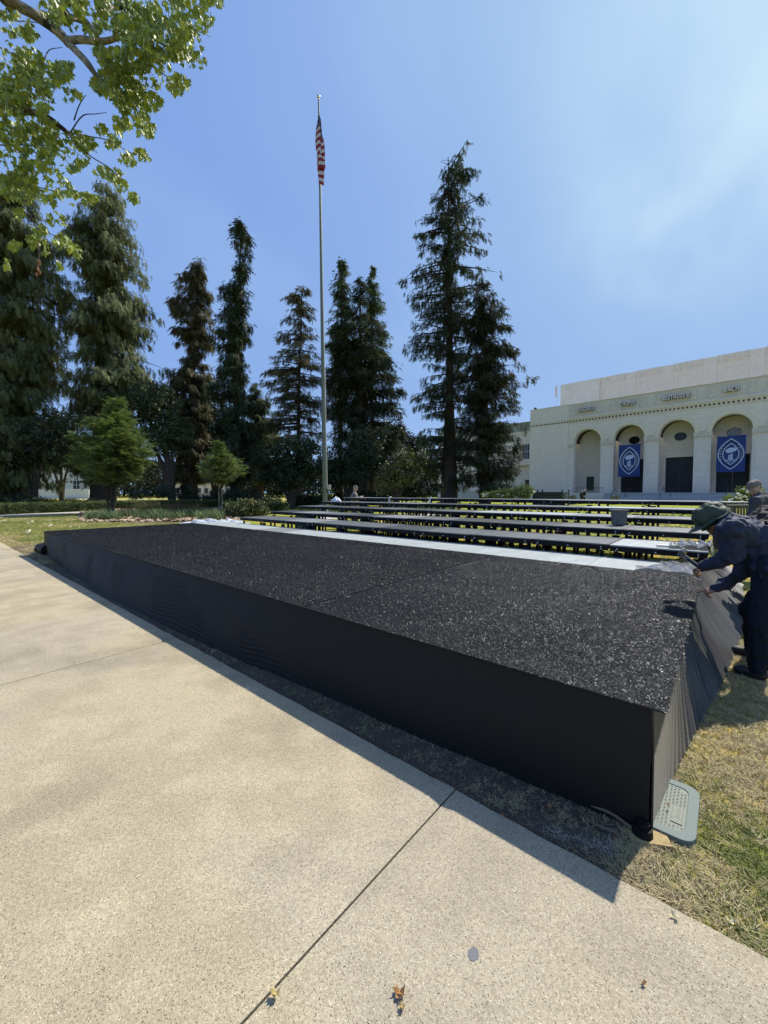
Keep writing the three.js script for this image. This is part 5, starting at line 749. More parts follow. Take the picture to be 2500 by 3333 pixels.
  const pale = mat(lin(0.62, 0.55, 0.34), 0.7, { transmission: 0.2, thickness: 0 }), brown = mat(lin(0.3, 0.15, 0.05), 0.6), yellow = mat(lin(0.42, 0.32, 0.13), 0.6), R = rng(201);
  [[93, 1738, 0.3, 'large pale dry leaf on the left lawn, nearest the stage corner'], [163, 1717, 0.26, 'large pale dry leaf on the left lawn just above the stage corner'], [100, 1705, 0.3, 'broad flat pale leaf in the middle of the left lawn'], [4, 1688, 0.22, 'pale leaf on the left lawn at the picture edge, closest to the path'], [92, 1682, 0.2, 'pale leaf lying in the strip of lawn just below the garden path'], [230, 1719.5, 0.18, 'narrow pale leaf on the lawn close behind the stage end'], [258, 1721, 0.12, 'small pale leaf on the lawn behind the stage end, right of the narrow one'], [10, 1700, 0.25, 'flat pale leaf at the left picture edge, second down from the path'], [165, 1698, 0.16, 'small pale leaf at the rim of the tree shadow on the left lawn'], [203, 1700, 0.14, 'tiny pale leaf on the left lawn toward the iris bed']].forEach(([x, y, s, label]) => { const p = ground(x, y), m = solo('fallen_leaf', curl(0.9), pale, label, 'leaf', [p.x, 0.05, p.z], R() * 6, 'pale dry leaves on the left lawn'); m.scale.setScalar(s); m.rotation.z = 0.25; });
  const one = (px, py, s, m, label, k = 0.8) => { const p = at(px, py, 1); const g = ground(px, py), f = (EYE - 0.037) / EYE, l = solo('fallen_leaf', curl(k), m, label, 'leaf', [g.x * f, 0.038, g.z * f], R() * 6); l.scale.setScalar(s); return l; };
  one(1303, 3237, 0.042, brown, 'curled brown leaf on the slab at the bottom of the picture', 1.3); one(1308, 3282, 0.022, yellow, 'tiny folded yellow leaf just below the curled brown leaf', 1.6);
  one(897, 3238, 0.034, yellow, 'small yellow leaf lodged in the slab joint at the bottom', 1.2); one(2194, 2984, 0.032, pale, 'pale reddish leaf on the slab edge by the right lawn', 1.2); one(2094, 3202, 0.018, brown, 'tiny brown leaf fragment on the pavement at the lower right', 1.4); one(2176, 2630, 0.018, brown, 'small red brown leaf resting on the valve box lid', 1.2).position.y = 0.052;
  one(2375, 3000, 0.03, pale, 'pale leaf among the blades at the pavement edge, lower right', 1.2); one(1634, 2656, 0.02, brown, 'small tan leaf on the shaded slab edge by the verge', 1.2); one(1788, 2627, 0.03, brown, 'dull leaf in the shaded verge against the black skirt', 0.8);
}
// stack of black slatted timber, crates and things by the hall
{
  const z = 40, p = at(1742, HOR, z), w = at(1856, HOR, z).x - p.x, t = thing('timber_cart', 'black slatted timber cart parked before the hall\'s left block', 'cart', [p.x, rise(p.x, -z), p.z]);
  M.tar = mat(lin(0.02, 0.022, 0.021), 0.8); M.greyWood = mat(lin(0.14, 0.145, 0.125), 0.85);
  const h = at(1742, 1600, z).y - t.position.y; for (let i = 0; i < 5; i++) part('plank', box(w * 0.78, h / 5 - 0.06, 0.06, w * 0.39, h / 5 * (i + 0.5), (i % 2) * 0.02, 0.01), M.tar, t);
  for (let i = 0; i < 5; i++) part('plank', box(w * 0.2, h / 5 - 0.09, 0.06, w * 0.89, h / 5 * (i + 0.5), -0.05, 0.01), M.greyWood, t);
  for (const x of [0.08, 0.22, 0.78, 0.97]) part('post', box(0.1, h + 0.22, 0.1, w * x, h / 2 + 0.08, -0.08, 0.01), M.tar, t);
  part('back_panel', box(w * 0.95, h * 0.95, 0.04, w * 0.48, h * 0.48, -0.7), M.tar, t);
  const zc = 11, q = at(2372, HOR, zc), c = thing('slatted_crate', 'weathered slatted crate under the white roses at the right', 'crate', [q.x, 0, q.z]), cw = 0.62, ch = at(2372, 1633, zc).y; M.weathered = mat(lin(0.2, 0.17, 0.13), 0.9, { map: worn(71, 0.6, 0.95, [1, 1, 1]) });
  for (let i = 0; i < 8; i++) part('slat', box(0.055, ch - 0.1, 0.02, 0.04 + i * 0.08, (ch - 0.1) / 2, 0, 0.004), M.weathered, c);
  for (const y of [0.2, 0.7, ch - 0.14]) part('rail', box(cw + 0.06, 0.07, 0.03, cw / 2, y, -0.03, 0.004), M.weathered, c);
  part('top_board', box(cw + 0.1, 0.03, 0.5, cw / 2, ch - 0.015, -0.24, 0.006), mat(lin(0.5, 0.49, 0.45), 0.8), c); part('top_board', box(cw + 0.08, 0.03, 0.06, cw / 2, ch - 0.085, 0.005, 0.006), mat(lin(0.5, 0.49, 0.45), 0.8), c);
  for (let i = 0; i < 4; i++) part('spacer', box(0.05, 0.05, 0.05, 0.08 + i * 0.16, ch - 0.05, 0.0), M.weathered, c);
  part('back_panel', box(cw, ch - 0.05, 0.03, cw / 2, ch / 2 - 0.03, -0.46), M.weathered, c);
  // small stone posts and a lamp standard by the hall
  for (const [px, label] of [[1862, 'squat stone block at the lawn edge before the hall, left of the walking couple'], [2003, 'squat stone block at the lawn edge below the left banner']]) { const s = at(px, HOR, 48); solo('stone_block', [box(0.42, 1.0, 0.42, -0.25, 0.5, 0, 0.03), box(0.42, 1.05, 0.42, 0.25, 0.52, 0, 0.03), box(0.5, 0.1, 0.5, -0.25, 1.0, 0, 0.02), box(0.5, 0.1, 0.5, 0.25, 1.07, 0, 0.02)], M.greyWood, label, 'block', [s.x, rise(s.x, s.z), s.z]); }
  const lp = at(1666, HOR, 60), la = thing('lamp_post', 'slim black lamp post beside the hall\'s wing behind the roses', 'lamp post', [lp.x, 0.2, lp.z]); part('post', cyl(0.07, 0.05, 3.3, 0, 0, 0, 10), M.iron, la); part('lantern', [cyl(0.1, 0.16, 0.34, 0, 3.3, 0, 8), cyl(0.18, 0.02, 0.16, 0, 3.64, 0, 8)], M.iron, la);
}
// white house and wall far off behind the huge redwood; pale building between the trunks
{
  const z = 130, l = at(40, HOR, z).x, r = at(330, HOR, z).x, t = thing('white_house', 'white house with a red tiled roof, far off behind the left trees', 'house', [(l + r) / 2, 0, -z], 0.2), w = r - l; M.house = mat(lin(0.7, 0.69, 0.64), 0.9); M.roof = mat(lin(0.34, 0.085, 0.05), 0.85);
  part('wall', [box(w, 11.5, 10, 0, 5.75, -5)], M.house, t); const rf = new THREE.Shape(); rf.moveTo(-6, 0); rf.lineTo(6, 0); rf.lineTo(0, 4.6); rf.lineTo(-6, 0);
  part('roof', new THREE.ExtrudeGeometry(rf, { depth: w + 1.6, bevelEnabled: false }).rotateY(Math.PI / 2).translate(-w / 2 - 0.8, 11.5, -5), M.roof, t);
  for (const x of [-0.32, -0.18, 0.02, 0.2, 0.36]) for (const y of [2.6, 7.4]) { const f = part('window', [box(2.1, 0.2, 0.25, x * w, y + 3, 0.05), box(0.2, 3, 0.25, x * w - 1, y + 1.5, 0.05), box(0.2, 3, 0.25, x * w + 1, y + 1.5, 0.05), box(2.3, 0.2, 0.4, x * w, y, 0.1)], M.stone, t); part('pane', box(1.9, 2.9, 0.06, x * w, y + 1.5, 0.02), M.glassDark, f); part('mullion', [box(0.1, 2.9, 0.1, x * w, y + 1.5, 0.07), box(1.9, 0.1, 0.1, x * w, y + 1.5, 0.07)], M.house, f); }
  const wz = 112, a = at(72, HOR, wz).x, b = at(291, HOR, wz).x, wall = thing('garden_wall', 'low white garden wall in the sun behind the left trunks', 'wall', [(a + b) / 2, 0, -wz]); part('wall', box(b - a, 2.45, 0.4, 0, 1.2, 0), M.house, wall); part('coping', box(b - a + 0.2, 0.2, 0.6, 0, 2.5, 0, 0.03), M.house, wall);
  const z2 = 118, a2 = at(560, HOR, z2).x, b2 = at(760, HOR, z2).x, p2 = thing('pale_building', 'long pale building glimpsed low between the trunks behind the small sapling', 'building', [(a2 + b2) / 2, 0, -z2]); part('wall', box(b2 - a2, 4.2, 5, 0, 2.1, -2.5), M.panelGrey, p2); part('roof', box(b2 - a2 + 0.8, 0.4, 5.8, 0, 4.4, -2.5), M.greyWood, p2); for (let i = 0; i < 8; i++) { const f = part('window', box(1.3, 1.7, 0.12, (i - 3.5) * 2.1, 2.2, 0.03), M.stone, p2); part('pane', box(1.1, 1.5, 0.06, (i - 3.5) * 2.1, 2.2, 0.08), M.glassDark, f); }
  const w2 = 90, a3 = at(1482, HOR, w2).x, b3 = at(1565, HOR, w2).x, lw = thing('garden_wall', 'low pale wall in the sun seen under the olive conifer', 'wall', [(a3 + b3) / 2, 0, -w2]); part('wall', box(b3 - a3 + 3, 1.8, 0.4, 0, 0.9, 0), M.stone, lw); part('coping', box(b3 - a3 + 3.2, 0.14, 0.6, 0, 1.87, 0, 0.03), M.stone, lw);
}
// ---------------------------------------------------------------- people
// a smooth surface round tapered capsules, meshed by surface nets
function nets(caps, cell, k = 0.03, extra) {
  const lo = V(1e9, 1e9, 1e9), hi = V(-1e9, -1e9, -1e9), C = caps.map(([a, b, ra, rb, kk]) => { const A = Array.isArray(a) ? V(...a) : a, B = Array.isArray(b) ? V(...b) : b, r = Math.max(ra, rb ?? ra) + cell * 2; for (const p of [A, B]) { lo.min(V(p.x - r, p.y - r, p.z - r)); hi.max(V(p.x + r, p.y + r, p.z + r)); } const d = B.clone().sub(A); return { A, d, L: Math.max(1e-9, d.lengthSq()), ra, rb: rb ?? ra, sub: kk === 'cut' }; });
  const N = ['x', 'y', 'z'].map((c) => Math.ceil((hi[c] - lo[c]) / cell) + 1), [nx, ny, nz] = N, F = new Float32Array(nx * ny * nz);
  for (let z = 0, o = 0; z < nz; z++) for (let y = 0; y < ny; y++) for (let x = 0; x < nx; x++, o++) {
    const px = lo.x + x * cell, py = lo.y + y * cell, pz = lo.z + z * cell; let f = 1e9;
    for (const c of C) {
      const ax = px - c.A.x, ay = py - c.A.y, az = pz - c.A.z, t = clamp((ax * c.d.x + ay * c.d.y + az * c.d.z) / c.L), dx = ax - c.d.x * t, dy = ay - c.d.y * t, dz = az - c.d.z * t, d = Math.sqrt(dx * dx + dy * dy + dz * dz) - mix(c.ra, c.rb, t);
      if (c.sub) { const h = clamp(0.5 - 0.5 * (f + d) / (k * 0.6)); f = mix(f, -d, h) + k * 0.6 * h * (1 - h); } else if (f > 1e8) f = d; else { const h = clamp(0.5 + 0.5 * (f - d) / k); f = mix(f, d, h) - k * h * (1 - h); }
    }
    F[o] = extra ? f + extra(px, py, pz) : f;
  }
  const id = new Int32Array(nx * ny * nz).fill(-1), pos = [], idx = [], at3 = (x, y, z) => x + nx * (y + ny * z);
  for (let z = 0; z < nz - 1; z++) for (let y = 0; y < ny - 1; y++) for (let x = 0; x < nx - 1; x++) {
    let sx = 0, sy = 0, sz = 0, n = 0; const v = [];
    for (let q = 0; q < 8; q++) v.push(F[at3(x + (q & 1), y + ((q >> 1) & 1), z + (q >> 2))]);
    if (v.every((w) => w > 0) || v.every((w) => w <= 0)) continue;
    for (let q = 0; q < 8; q++) for (const b of [1, 2, 4]) if (!(q & b)) { const a = v[q], c = v[q | b]; if ((a > 0) !== (c > 0)) { const t = a / (a - c); sx += (q & 1) + (b === 1 ? t : 0); sy += ((q >> 1) & 1) + (b === 2 ? t : 0); sz += (q >> 2) + (b === 4 ? t : 0); n++; } }
    id[at3(x, y, z)] = pos.length / 3; pos.push(lo.x + (x + sx / n) * cell, lo.y + (y + sy / n) * cell, lo.z + (z + sz / n) * cell);
  }
  const quad = (a, b, c, d, flip) => { if (a < 0 || b < 0 || c < 0 || d < 0) return; flip ? idx.push(a, c, b, a, d, c) : idx.push(a, b, c, a, c, d); };
  for (let z = 1; z < nz - 1; z++) for (let y = 1; y < ny - 1; y++) for (let x = 1; x < nx - 1; x++) {
    const s = F[at3(x, y, z)] <= 0;
    if (s !== F[at3(x + 1, y, z)] <= 0) quad(id[at3(x, y - 1, z - 1)], id[at3(x, y, z - 1)], id[at3(x, y, z)], id[at3(x, y - 1, z)], !s);
    if (s !== F[at3(x, y + 1, z)] <= 0) quad(id[at3(x - 1, y, z - 1)], id[at3(x, y, z - 1)], id[at3(x, y, z)], id[at3(x - 1, y, z)], s);
    if (s !== F[at3(x, y, z + 1)] <= 0) quad(id[at3(x - 1, y - 1, z)], id[at3(x, y - 1, z)], id[at3(x, y, z)], id[at3(x - 1, y, z)], !s);
  }
  const g = new THREE.BufferGeometry(); g.setAttribute('position', new THREE.Float32BufferAttribute(pos, 3)); g.setIndex(idx); g.computeVertexNormals(); return g;
}
const A3 = (v) => (v.isVector3 ? v.clone() : V(...v)), lerp3 = (a, b, t) => a.clone().lerp(b, t);
// head: c is its centre, f the way the face looks, u the crown's direction
function headShape(c, f, u, s = 1, cell = 0.006) {
  f = f.clone().normalize(); const r = u.clone().cross(f).normalize(); u = f.clone().cross(r).normalize();
  const p = (x, y, z) => c.clone().addScaledVector(r, x * s).addScaledVector(u, y * s).addScaledVector(f, z * s);
  const caps = [[p(0, 0.035, -0.03), p(0, 0.03, 0.025), 0.085 * s, 0.078 * s], [p(0, -0.03, 0.01), p(0, -0.075, 0.045), 0.066 * s, 0.044 * s], [p(-0.03, -0.03, 0.03), p(0.03, -0.03, 0.03), 0.05 * s, 0.05 * s], [p(0, 0.012, 0.09), p(0, -0.022, 0.112), 0.01 * s, 0.016 * s], [p(-0.035, 0.026, 0.082), p(0.035, 0.026, 0.082), 0.014 * s, 0.014 * s], [p(-0.02, -0.055, 0.088), p(0.02, -0.055, 0.088), 0.01 * s, 0.01 * s], [p(0, -0.09, 0.075), p(0, -0.09, 0.07), 0.02 * s, 0.02 * s], [p(0.08, 0.01, -0.01), p(0.086, -0.03, -0.004), 0.014 * s, 0.01 * s], [p(-0.08, 0.01, -0.01), p(-0.086, -0.03, -0.004), 0.014 * s, 0.01 * s], [p(-0.033, 0.006, 0.106), p(-0.03, 0.006, 0.106), 0.018 * s, 0.018 * s, 'cut'], [p(0.03, 0.006, 0.106), p(0.033, 0.006, 0.106), 0.018 * s, 0.018 * s, 'cut'], [p(-0.02, -0.062, 0.104), p(0.02, -0.062, 0.104), 0.004 * s, 0.004 * s, 'cut'], [p(-0.033, 0.006, 0.082), p(-0.033, 0.006, 0.084), 0.012 * s, 0.012 * s], [p(0.033, 0.006, 0.082), p(0.033, 0.006, 0.084), 0.012 * s, 0.012 * s]];
  return { caps, p, geo: () => nets(caps, cell * s, 0.022 * s) };
}
// hand: w wrist, d towards the fingers, n out of the back of the hand; curl 0 (flat) .. 1 (fist); point = finger kept straight
function handShape(w, d, n, curl, thumbSide, opts = {}) {
  d = d.clone().normalize(); const r = n.clone().cross(d).normalize().multiplyScalar(thumbSide); n = d.clone().cross(r).multiplyScalar(thumbSide).normalize();
  const P = (x, y, z) => w.clone().addScaledVector(r, x).addScaledVector(d, y).addScaledVector(n, z), caps = [[P(0, -0.02, 0), P(0, 0.02, 0), 0.026, 0.026]];
  for (const x of [-0.03, -0.01, 0.01, 0.028]) caps.push([P(x * 0.6, 0.015, 0), P(x, 0.085, 0.004), 0.017, 0.0125]);
  const len = [0.062, 0.078, 0.084, 0.075];
  [-0.032, -0.011, 0.01, 0.03].forEach((x, i) => { let c = opts.point === i ? 0.08 : curl, a = 0.25 * c, q = P(x, 0.088, 0.003), L = len[i]; for (let k = 0; k < 3; k++) { a += c * [1.0, 1.25, 0.8][k]; const l = L * [0.46, 0.31, 0.23][k], e = q.clone().addScaledVector(d, Math.cos(a) * l).addScaledVector(n, -Math.sin(a) * l).addScaledVector(r, x * 0.12 * (1 - c)); caps.push([q, e, 0.0098 - k * 0.0011, 0.0088 - k * 0.0011]); q = e; } });
  const t0 = P(0.026, 0.028, -0.006), t1 = P(0.052, 0.062, -0.02 - 0.012 * curl), t2 = P(0.05 - 0.018 * curl, 0.094, -0.034 - 0.012 * curl); caps.push([t0, t1, 0.015, 0.0115], [t1, t2, 0.0115, 0.0085]);
  return nets(caps, 0.0042, 0.009);
}
const wrinkle = (s, a) => (x, y, z) => a * (noise3(x * s, y * s, z * s) - 0.5) + a * 0.5 * (noise3(x * s * 2.3 + 7, y * s * 2.3, z * s * 2.3) - 0.5);
M.skin = mat(lin(0.3, 0.165, 0.1), 0.55); M.skinPale = mat(lin(0.45, 0.29, 0.21), 0.55);
M.navy = mat(lin(0.018, 0.026, 0.058), 0.8, { sheen: 0.55, sheenColor: lin(0.4, 0.42, 0.5), sheenRoughness: 0.5 }); M.jeans = mat(lin(0.011, 0.015, 0.025), 0.85, { specularIntensity: 0.3 }); M.charcoal = mat(lin(0.045, 0.048, 0.055), 0.9, { sheen: 0.5, sheenColor: lin(0.5, 0.5, 0.5), sheenRoughness: 0.5 }); M.tan = mat(lin(0.17, 0.142, 0.12), 0.9); M.blackCloth = mat(lin(0.022, 0.019, 0.018), 0.85, { sheen: 0.6, sheenColor: lin(0.5, 0.45, 0.4), sheenRoughness: 0.45 }); M.boot = mat(lin(0.012, 0.012, 0.013), 0.6); M.hatGreen = mat(lin(0.033, 0.052, 0.033), 0.7, { sheen: 0.3, sheenColor: lin(0.4, 0.5, 0.4), sheenRoughness: 0.5 }); M.hair = mat(lin(0.02, 0.016, 0.013), 0.7);
// J: pelvis, belly, chest, neck, shoulders sl sr, elbows, wrists, hips hl hr, knees, ankles, toes; feet rest at y = 0 or on the ground given
function person(name, label, J, o) {
  for (const k in J) J[k] = A3(J[k]);
  const O = lerp3(J.al, J.ar, 0.5); O.y = o.floor ?? 0;
  const t = thing(name, label, 'person', O.toArray()), B = o.build ?? 1, cell = o.cell ?? 0.014, mv = (g) => g.translate(-O.x, -O.y, -O.z);
  const torso = (e) => [[J.hl, J.hr, 0.1 * B + e, 0.1 * B + e], [J.pelvis, J.belly, 0.125 * B + e, 0.13 * B + e], [J.belly, J.chest, 0.13 * B + e, 0.14 * B + e], [lerp3(J.chest, J.sl, 0.45), lerp3(J.chest, J.sr, 0.45), 0.115 * B + e, 0.115 * B + e], [J.sl, lerp3(J.chest, J.neck, 0.6), 0.062 * B + e, 0.075 * B + e], [J.sr, lerp3(J.chest, J.neck, 0.6), 0.062 * B + e, 0.075 * B + e]];
  const arm = (s, e, end = 1) => [[J['s' + s], J['e' + s], 0.054 * B + e, 0.043 * B + e], [J['e' + s], lerp3(J['e' + s], J['w' + s], end), 0.042 * B + e, mix(0.042, 0.029, end) * B + e]];
  const leg = (s, e, end = 1) => [[J['h' + s], J['k' + s], 0.088 * B + e, 0.06 * B + e], [J['k' + s], lerp3(J['k' + s], J['a' + s], end), 0.058 * B + e, 0.042 * B + e]];
  const head = headShape(J.head, o.face, o.crown, o.headScale ?? 1, o.headCell ?? 0.007);
  const body = [nets([...torso(-0.014), ...arm('l', -0.006), ...arm('r', -0.006), ...leg('l', -0.012), ...leg('r', -0.012), [J.al, J.tl, 0.035, 0.03], [J.ar, J.tr, 0.035, 0.03], [J.neck, J.head, 0.058 * B, 0.058 * B]], cell, 0.04), head.geo()];
  if (o.hands) body.push(...o.hands.map((h) => handShape(...h)));
  else for (const s of ['l', 'r']) { const d = J['w' + s].clone().sub(J['e' + s]).normalize(); body.push(handShape(J['w' + s], d, o.face.clone().cross(d).multiplyScalar(s === 'l' ? 1 : -1).add(V(0.01, 0.02, 0)), 0.35, 1)); }
  part('body', mv(merge(body)), o.skin ?? M.skin, t);
  const shirt = part('shirt', mv(nets([...torso(0.008 + (o.loose ?? 0)), ...arm('l', 0.012 + (o.loose ?? 0) * 0.6, o.sleeve ?? 0.95), ...arm('r', 0.012 + (o.loose ?? 0) * 0.6, o.sleeve ?? 0.95), [J.neck, lerp3(J.neck, J.chest, 0.3), 0.06 * B, 0.08 * B]], cell * 0.8, 0.05, wrinkle(o.cell > 0.02 ? 14 : 19, o.cell > 0.02 ? 0.01 : 0.036))), o.shirt, t);
  part('trousers', mv(nets([[J.hl, J.hr, 0.108 * B, 0.108 * B], [J.pelvis, lerp3(J.pelvis, J.belly, 0.3), 0.128 * B, 0.126 * B], ...leg('l', 0.014, 0.97), ...leg('r', 0.014, 0.97), [lerp3(J.kl, J.al, 0.5), lerp3(J.kl, J.al, 0.97), 0.062 * B, 0.062 * B], [lerp3(J.kr, J.ar, 0.5), lerp3(J.kr, J.ar, 0.97), 0.062 * B, 0.062 * B]], cell * 0.85, 0.045, wrinkle(o.cell > 0.02 ? 14 : 18, o.cell > 0.02 ? 0.008 : 0.026))), o.trousers, t);
  for (const s of ['l', 'r']) { const a = J['a' + s], q = J['t' + s], y = (o.floor ?? 0) + 0.045; part('shoe', mv(nets([[V(a.x, y, a.z), V(q.x, y, q.z), 0.05, 0.045], [V(a.x, y, a.z), lerp3(a, V(a.x, y, a.z), 0.3), 0.05, 0.052], [V(mix(a.x, q.x, -0.25), y, mix(a.z, q.z, -0.25)), V(a.x, y, a.z), 0.04, 0.046]], Math.min(cell, 0.014), 0.03)), M.boot, t); }
  return { t, head, mv, O, shirt };
}
const ahead = (deg, y = 0) => { const a = deg * Math.PI / 180; return V(Math.cos(a), y, -Math.sin(a)); };   // 0 = towards the right of the picture, 180 = left
function brim(head, inner, outer, drop, y0, fore = 1) { return sheet(48, 5, (a, b) => { const an = a * 6.283, r = mix(inner, outer, b), c = Math.cos(an), s = Math.sin(an), q = head.p(s * r * 0.86, y0 - drop * b * b * (0.7 + 0.5 * Math.abs(s)) + 0.006 * Math.sin(an * 5), c * r * (c > 0 ? fore : 0.9)); return q.toArray(); }); }
{ // the worker in front, bent over the stage edge
  const J = { pelvis: at(2520, 1815, 3.5), belly: at(2474, 1766, 3.54), chest: at(2408, 1741, 3.6), neck: at(2362, 1706, 3.66), head: at(2322, 1694, 3.72), sl: at(2383, 1722, 3.46), sr: at(2406, 1752, 3.82), el: at(2388, 1806, 3.5), er: at(2424, 1858, 3.78), wl: at(2292, 1843, 3.72), wr: at(2336, 1914, 3.86), hl: at(2505, 1850, 3.41), hr: at(2535, 1832, 3.6), kl: at(2480, 2030, 3.4), kr: at(2447, 1985, 3.72), al: at(2466, 2180, 3.44), ar: at(2460, 2096, 3.86), tl: at(2405, 2210, 3.52), tr: at(2396, 2110, 3.96) };
  J.al.y = J.ar.y = 0.09; J.tl.y = J.tr.y = 0.04;
  const face = V(-0.62, -0.62, -0.42), crown = V(-0.55, 0.72, -0.3);
  const dl = at(2262, 1858, 3.8).sub(J.wl), dr = at(2300, 1926, 3.9).sub(J.wr);
  const w = person('person', 'person in green brimmed hat and navy sweatshirt bending over the stage edge', J, { face, crown, shirt: M.navy, trousers: M.jeans, loose: 0.012, build: 1.1, cell: 0.012, headCell: 0.005, sleeve: 0.97, hands: [[J.wl, dl, V(0.1, 0.8, 0.5), 0.85, 1], [J.wr, dr, V(-0.1, 0.9, 0.35), 0.75, -1, { point: 3 }]] });
  const h = w.head, hat = part('hat', w.mv(merge([nets([[h.p(0, 0.05, -0.035), h.p(0, 0.06, 0.025), 0.108, 0.1], [h.p(0, 0.02, -0.06), h.p(0, 0.03, 0.04), 0.098, 0.094]], 0.007, 0.03, wrinkle(20, 0.022)), brim(h, 0.098, 0.19, 0.012, 0.03, 1.22)])), M.hatGreen, w.t);
  part('neck_flap', w.mv(sheet(30, 26, (a, b) => { const s = (a - 0.5) * 2, q = h.p(s * (0.1 + 0.03 * b), 0.05 - 0.02 * b, -0.06 - 0.02 * Math.cos(s * 1.4)), e = lerp3(J.neck, J.chest, 0.55).addScaledVector(V(0, 1, 0), 0.115).addScaledVector(lerp3(J.sl, J.sr, 0.5).sub(J.sl).normalize(), -s * 0.15 * -1), p = q.lerp(e, b); p.y += 0.035 * Math.sin(b * Math.PI) - 0.05 * s * s * (0.3 + b) + 0.01 * Math.sin(a * 17 + b * 6); return p.toArray(); })), M.hatGreen, w.t);
  part('chin_cord', w.mv(merge([tube([h.p(-0.08, -0.05, 0.02), h.p(-0.03, -0.16, 0.06), at(2308, 1782, 3.66)], [0.0028, 0.0028], 5, 5), new THREE.SphereGeometry(0.012, 8, 6).translate(...at(2308, 1784, 3.66).toArray())])), M.boot, w.t);
  // print on the back of the sweatshirt, its letters cut off by the picture's edge
  const up = lerp3(J.chest, J.pelvis, 0.5), rows = [['CREW', 0.3, 0.05]];
  for (const [word, tt, sz] of rows) { const g = new TextGeometry(word, { font, size: sz, depth: 0.012, curveSegments: 3, bevelEnabled: false }); g.center(); const along = J.pelvis.clone().sub(J.chest).normalize(), acr = J.sr.clone().sub(J.sl).normalize(), nn = acr.clone().cross(along).normalize(); if (nn.y < 0) nn.negate(); const c = lerp3(J.chest, J.pelvis, tt).addScaledVector(nn, 0.188); const m = new THREE.Matrix4().makeBasis(acr.clone().negate(), along.clone().negate().projectOnPlane(nn).normalize(), nn); m.setPosition(c); part('lettering', w.mv(g.applyMatrix4(m)), M.white, w.shirt); }
  // the tacker in his raised hand
  const a = at(2280, 1848, 3.76), b = at(2222, 1806, 3.88), d = b.clone().sub(a).normalize(), tool = thing('hand_tacker', 'grey hand tacker held in the bending worker\'s raised fist', 'tool', a.toArray());
  const q = new THREE.Quaternion().setFromUnitVectors(V(0, 1, 0), d), L = a.distanceTo(b); const grip = part('grip', [box(0.03, L, 0.034, 0, L / 2 - 0.02, 0, 0.01)], mat(lin(0.03, 0.045, 0.05), 0.5), tool); grip.quaternion.copy(q);
  const hd = part('head', [box(0.045, 0.05, 0.1, 0, L + 0.01, 0.02, 0.008), box(0.04, 0.09, 0.04, 0, L - 0.01, -0.015, 0.008)], mat(lin(0.4, 0.4, 0.4), 0.3, { metalness: 0.7 }), tool); hd.quaternion.copy(q);
}
{ // behind him: a capped worker leaning at the right end of the risers
  const z = 7.6, J = { pelvis: at(2512, 1716, z), belly: at(2506, 1676, z), chest: at(2492, 1644, z), neck: at(2468, 1610, z - 0.02), head: at(2455, 1589, z), sl: at(2460, 1632, z - 0.2), sr: at(2496, 1634, z + 0.2), el: at(2446, 1682, z - 0.24), er: at(2470, 1690, z + 0.2), wl: at(2436, 1722, z - 0.1), wr: at(2440, 1730, z + 0.15), hl: at(2510, 1722, z - 0.09), hr: at(2518, 1722, z + 0.09), kl: at(2504, 1802, z - 0.1), kr: at(2520, 1802, z + 0.1), al: at(2512, 1874, z - 0.1), ar: at(2530, 1874, z + 0.1), tl: at(2485, 1880, z - 0.12), tr: at(2502, 1880, z + 0.1) };
  J.al.y = J.ar.y = 0.09; J.tl.y = J.tr.y = 0.04;
  const w = person('person', 'person in grey brown flat cap and charcoal sweatshirt leaning forward before the rose bush', J, { face: V(-0.88, -0.34, 0.15), crown: V(-0.3, 0.95, 0), shirt: M.charcoal, trousers: M.jeans, skin: M.skinPale, build: 1.12, cell: 0.018, loose: 0.01 });
  const h = w.head; part('cap', w.mv(merge([nets([[h.p(0, 0.075, -0.045), h.p(0, 0.075, 0.03), 0.075, 0.07], [h.p(0, 0.05, -0.05), h.p(0, 0.055, 0.03), 0.085, 0.08]], 0.009, 0.03), sheet(16, 4, (a, b) => h.p((a - 0.5) * 0.13, 0.045 - 0.012 * b - 0.05 * (a - 0.5) ** 2 * 2, 0.08 + 0.075 * b * (1 - (2 * a - 1) ** 2 * 0.5)).toArray())])), mat(lin(0.17, 0.14, 0.125), 0.85), w.t);
  part('hair', w.mv(nets([[h.p(0, 0.0, -0.07), h.p(0, -0.035, -0.06), 0.056, 0.05], [h.p(-0.06, 0.0, -0.04), h.p(-0.06, -0.02, -0.03), 0.03, 0.025], [h.p(0.06, 0.0, -0.04), h.p(0.06, -0.02, -0.03), 0.03, 0.025]], 0.01, 0.03)), M.hair, w.t);
}
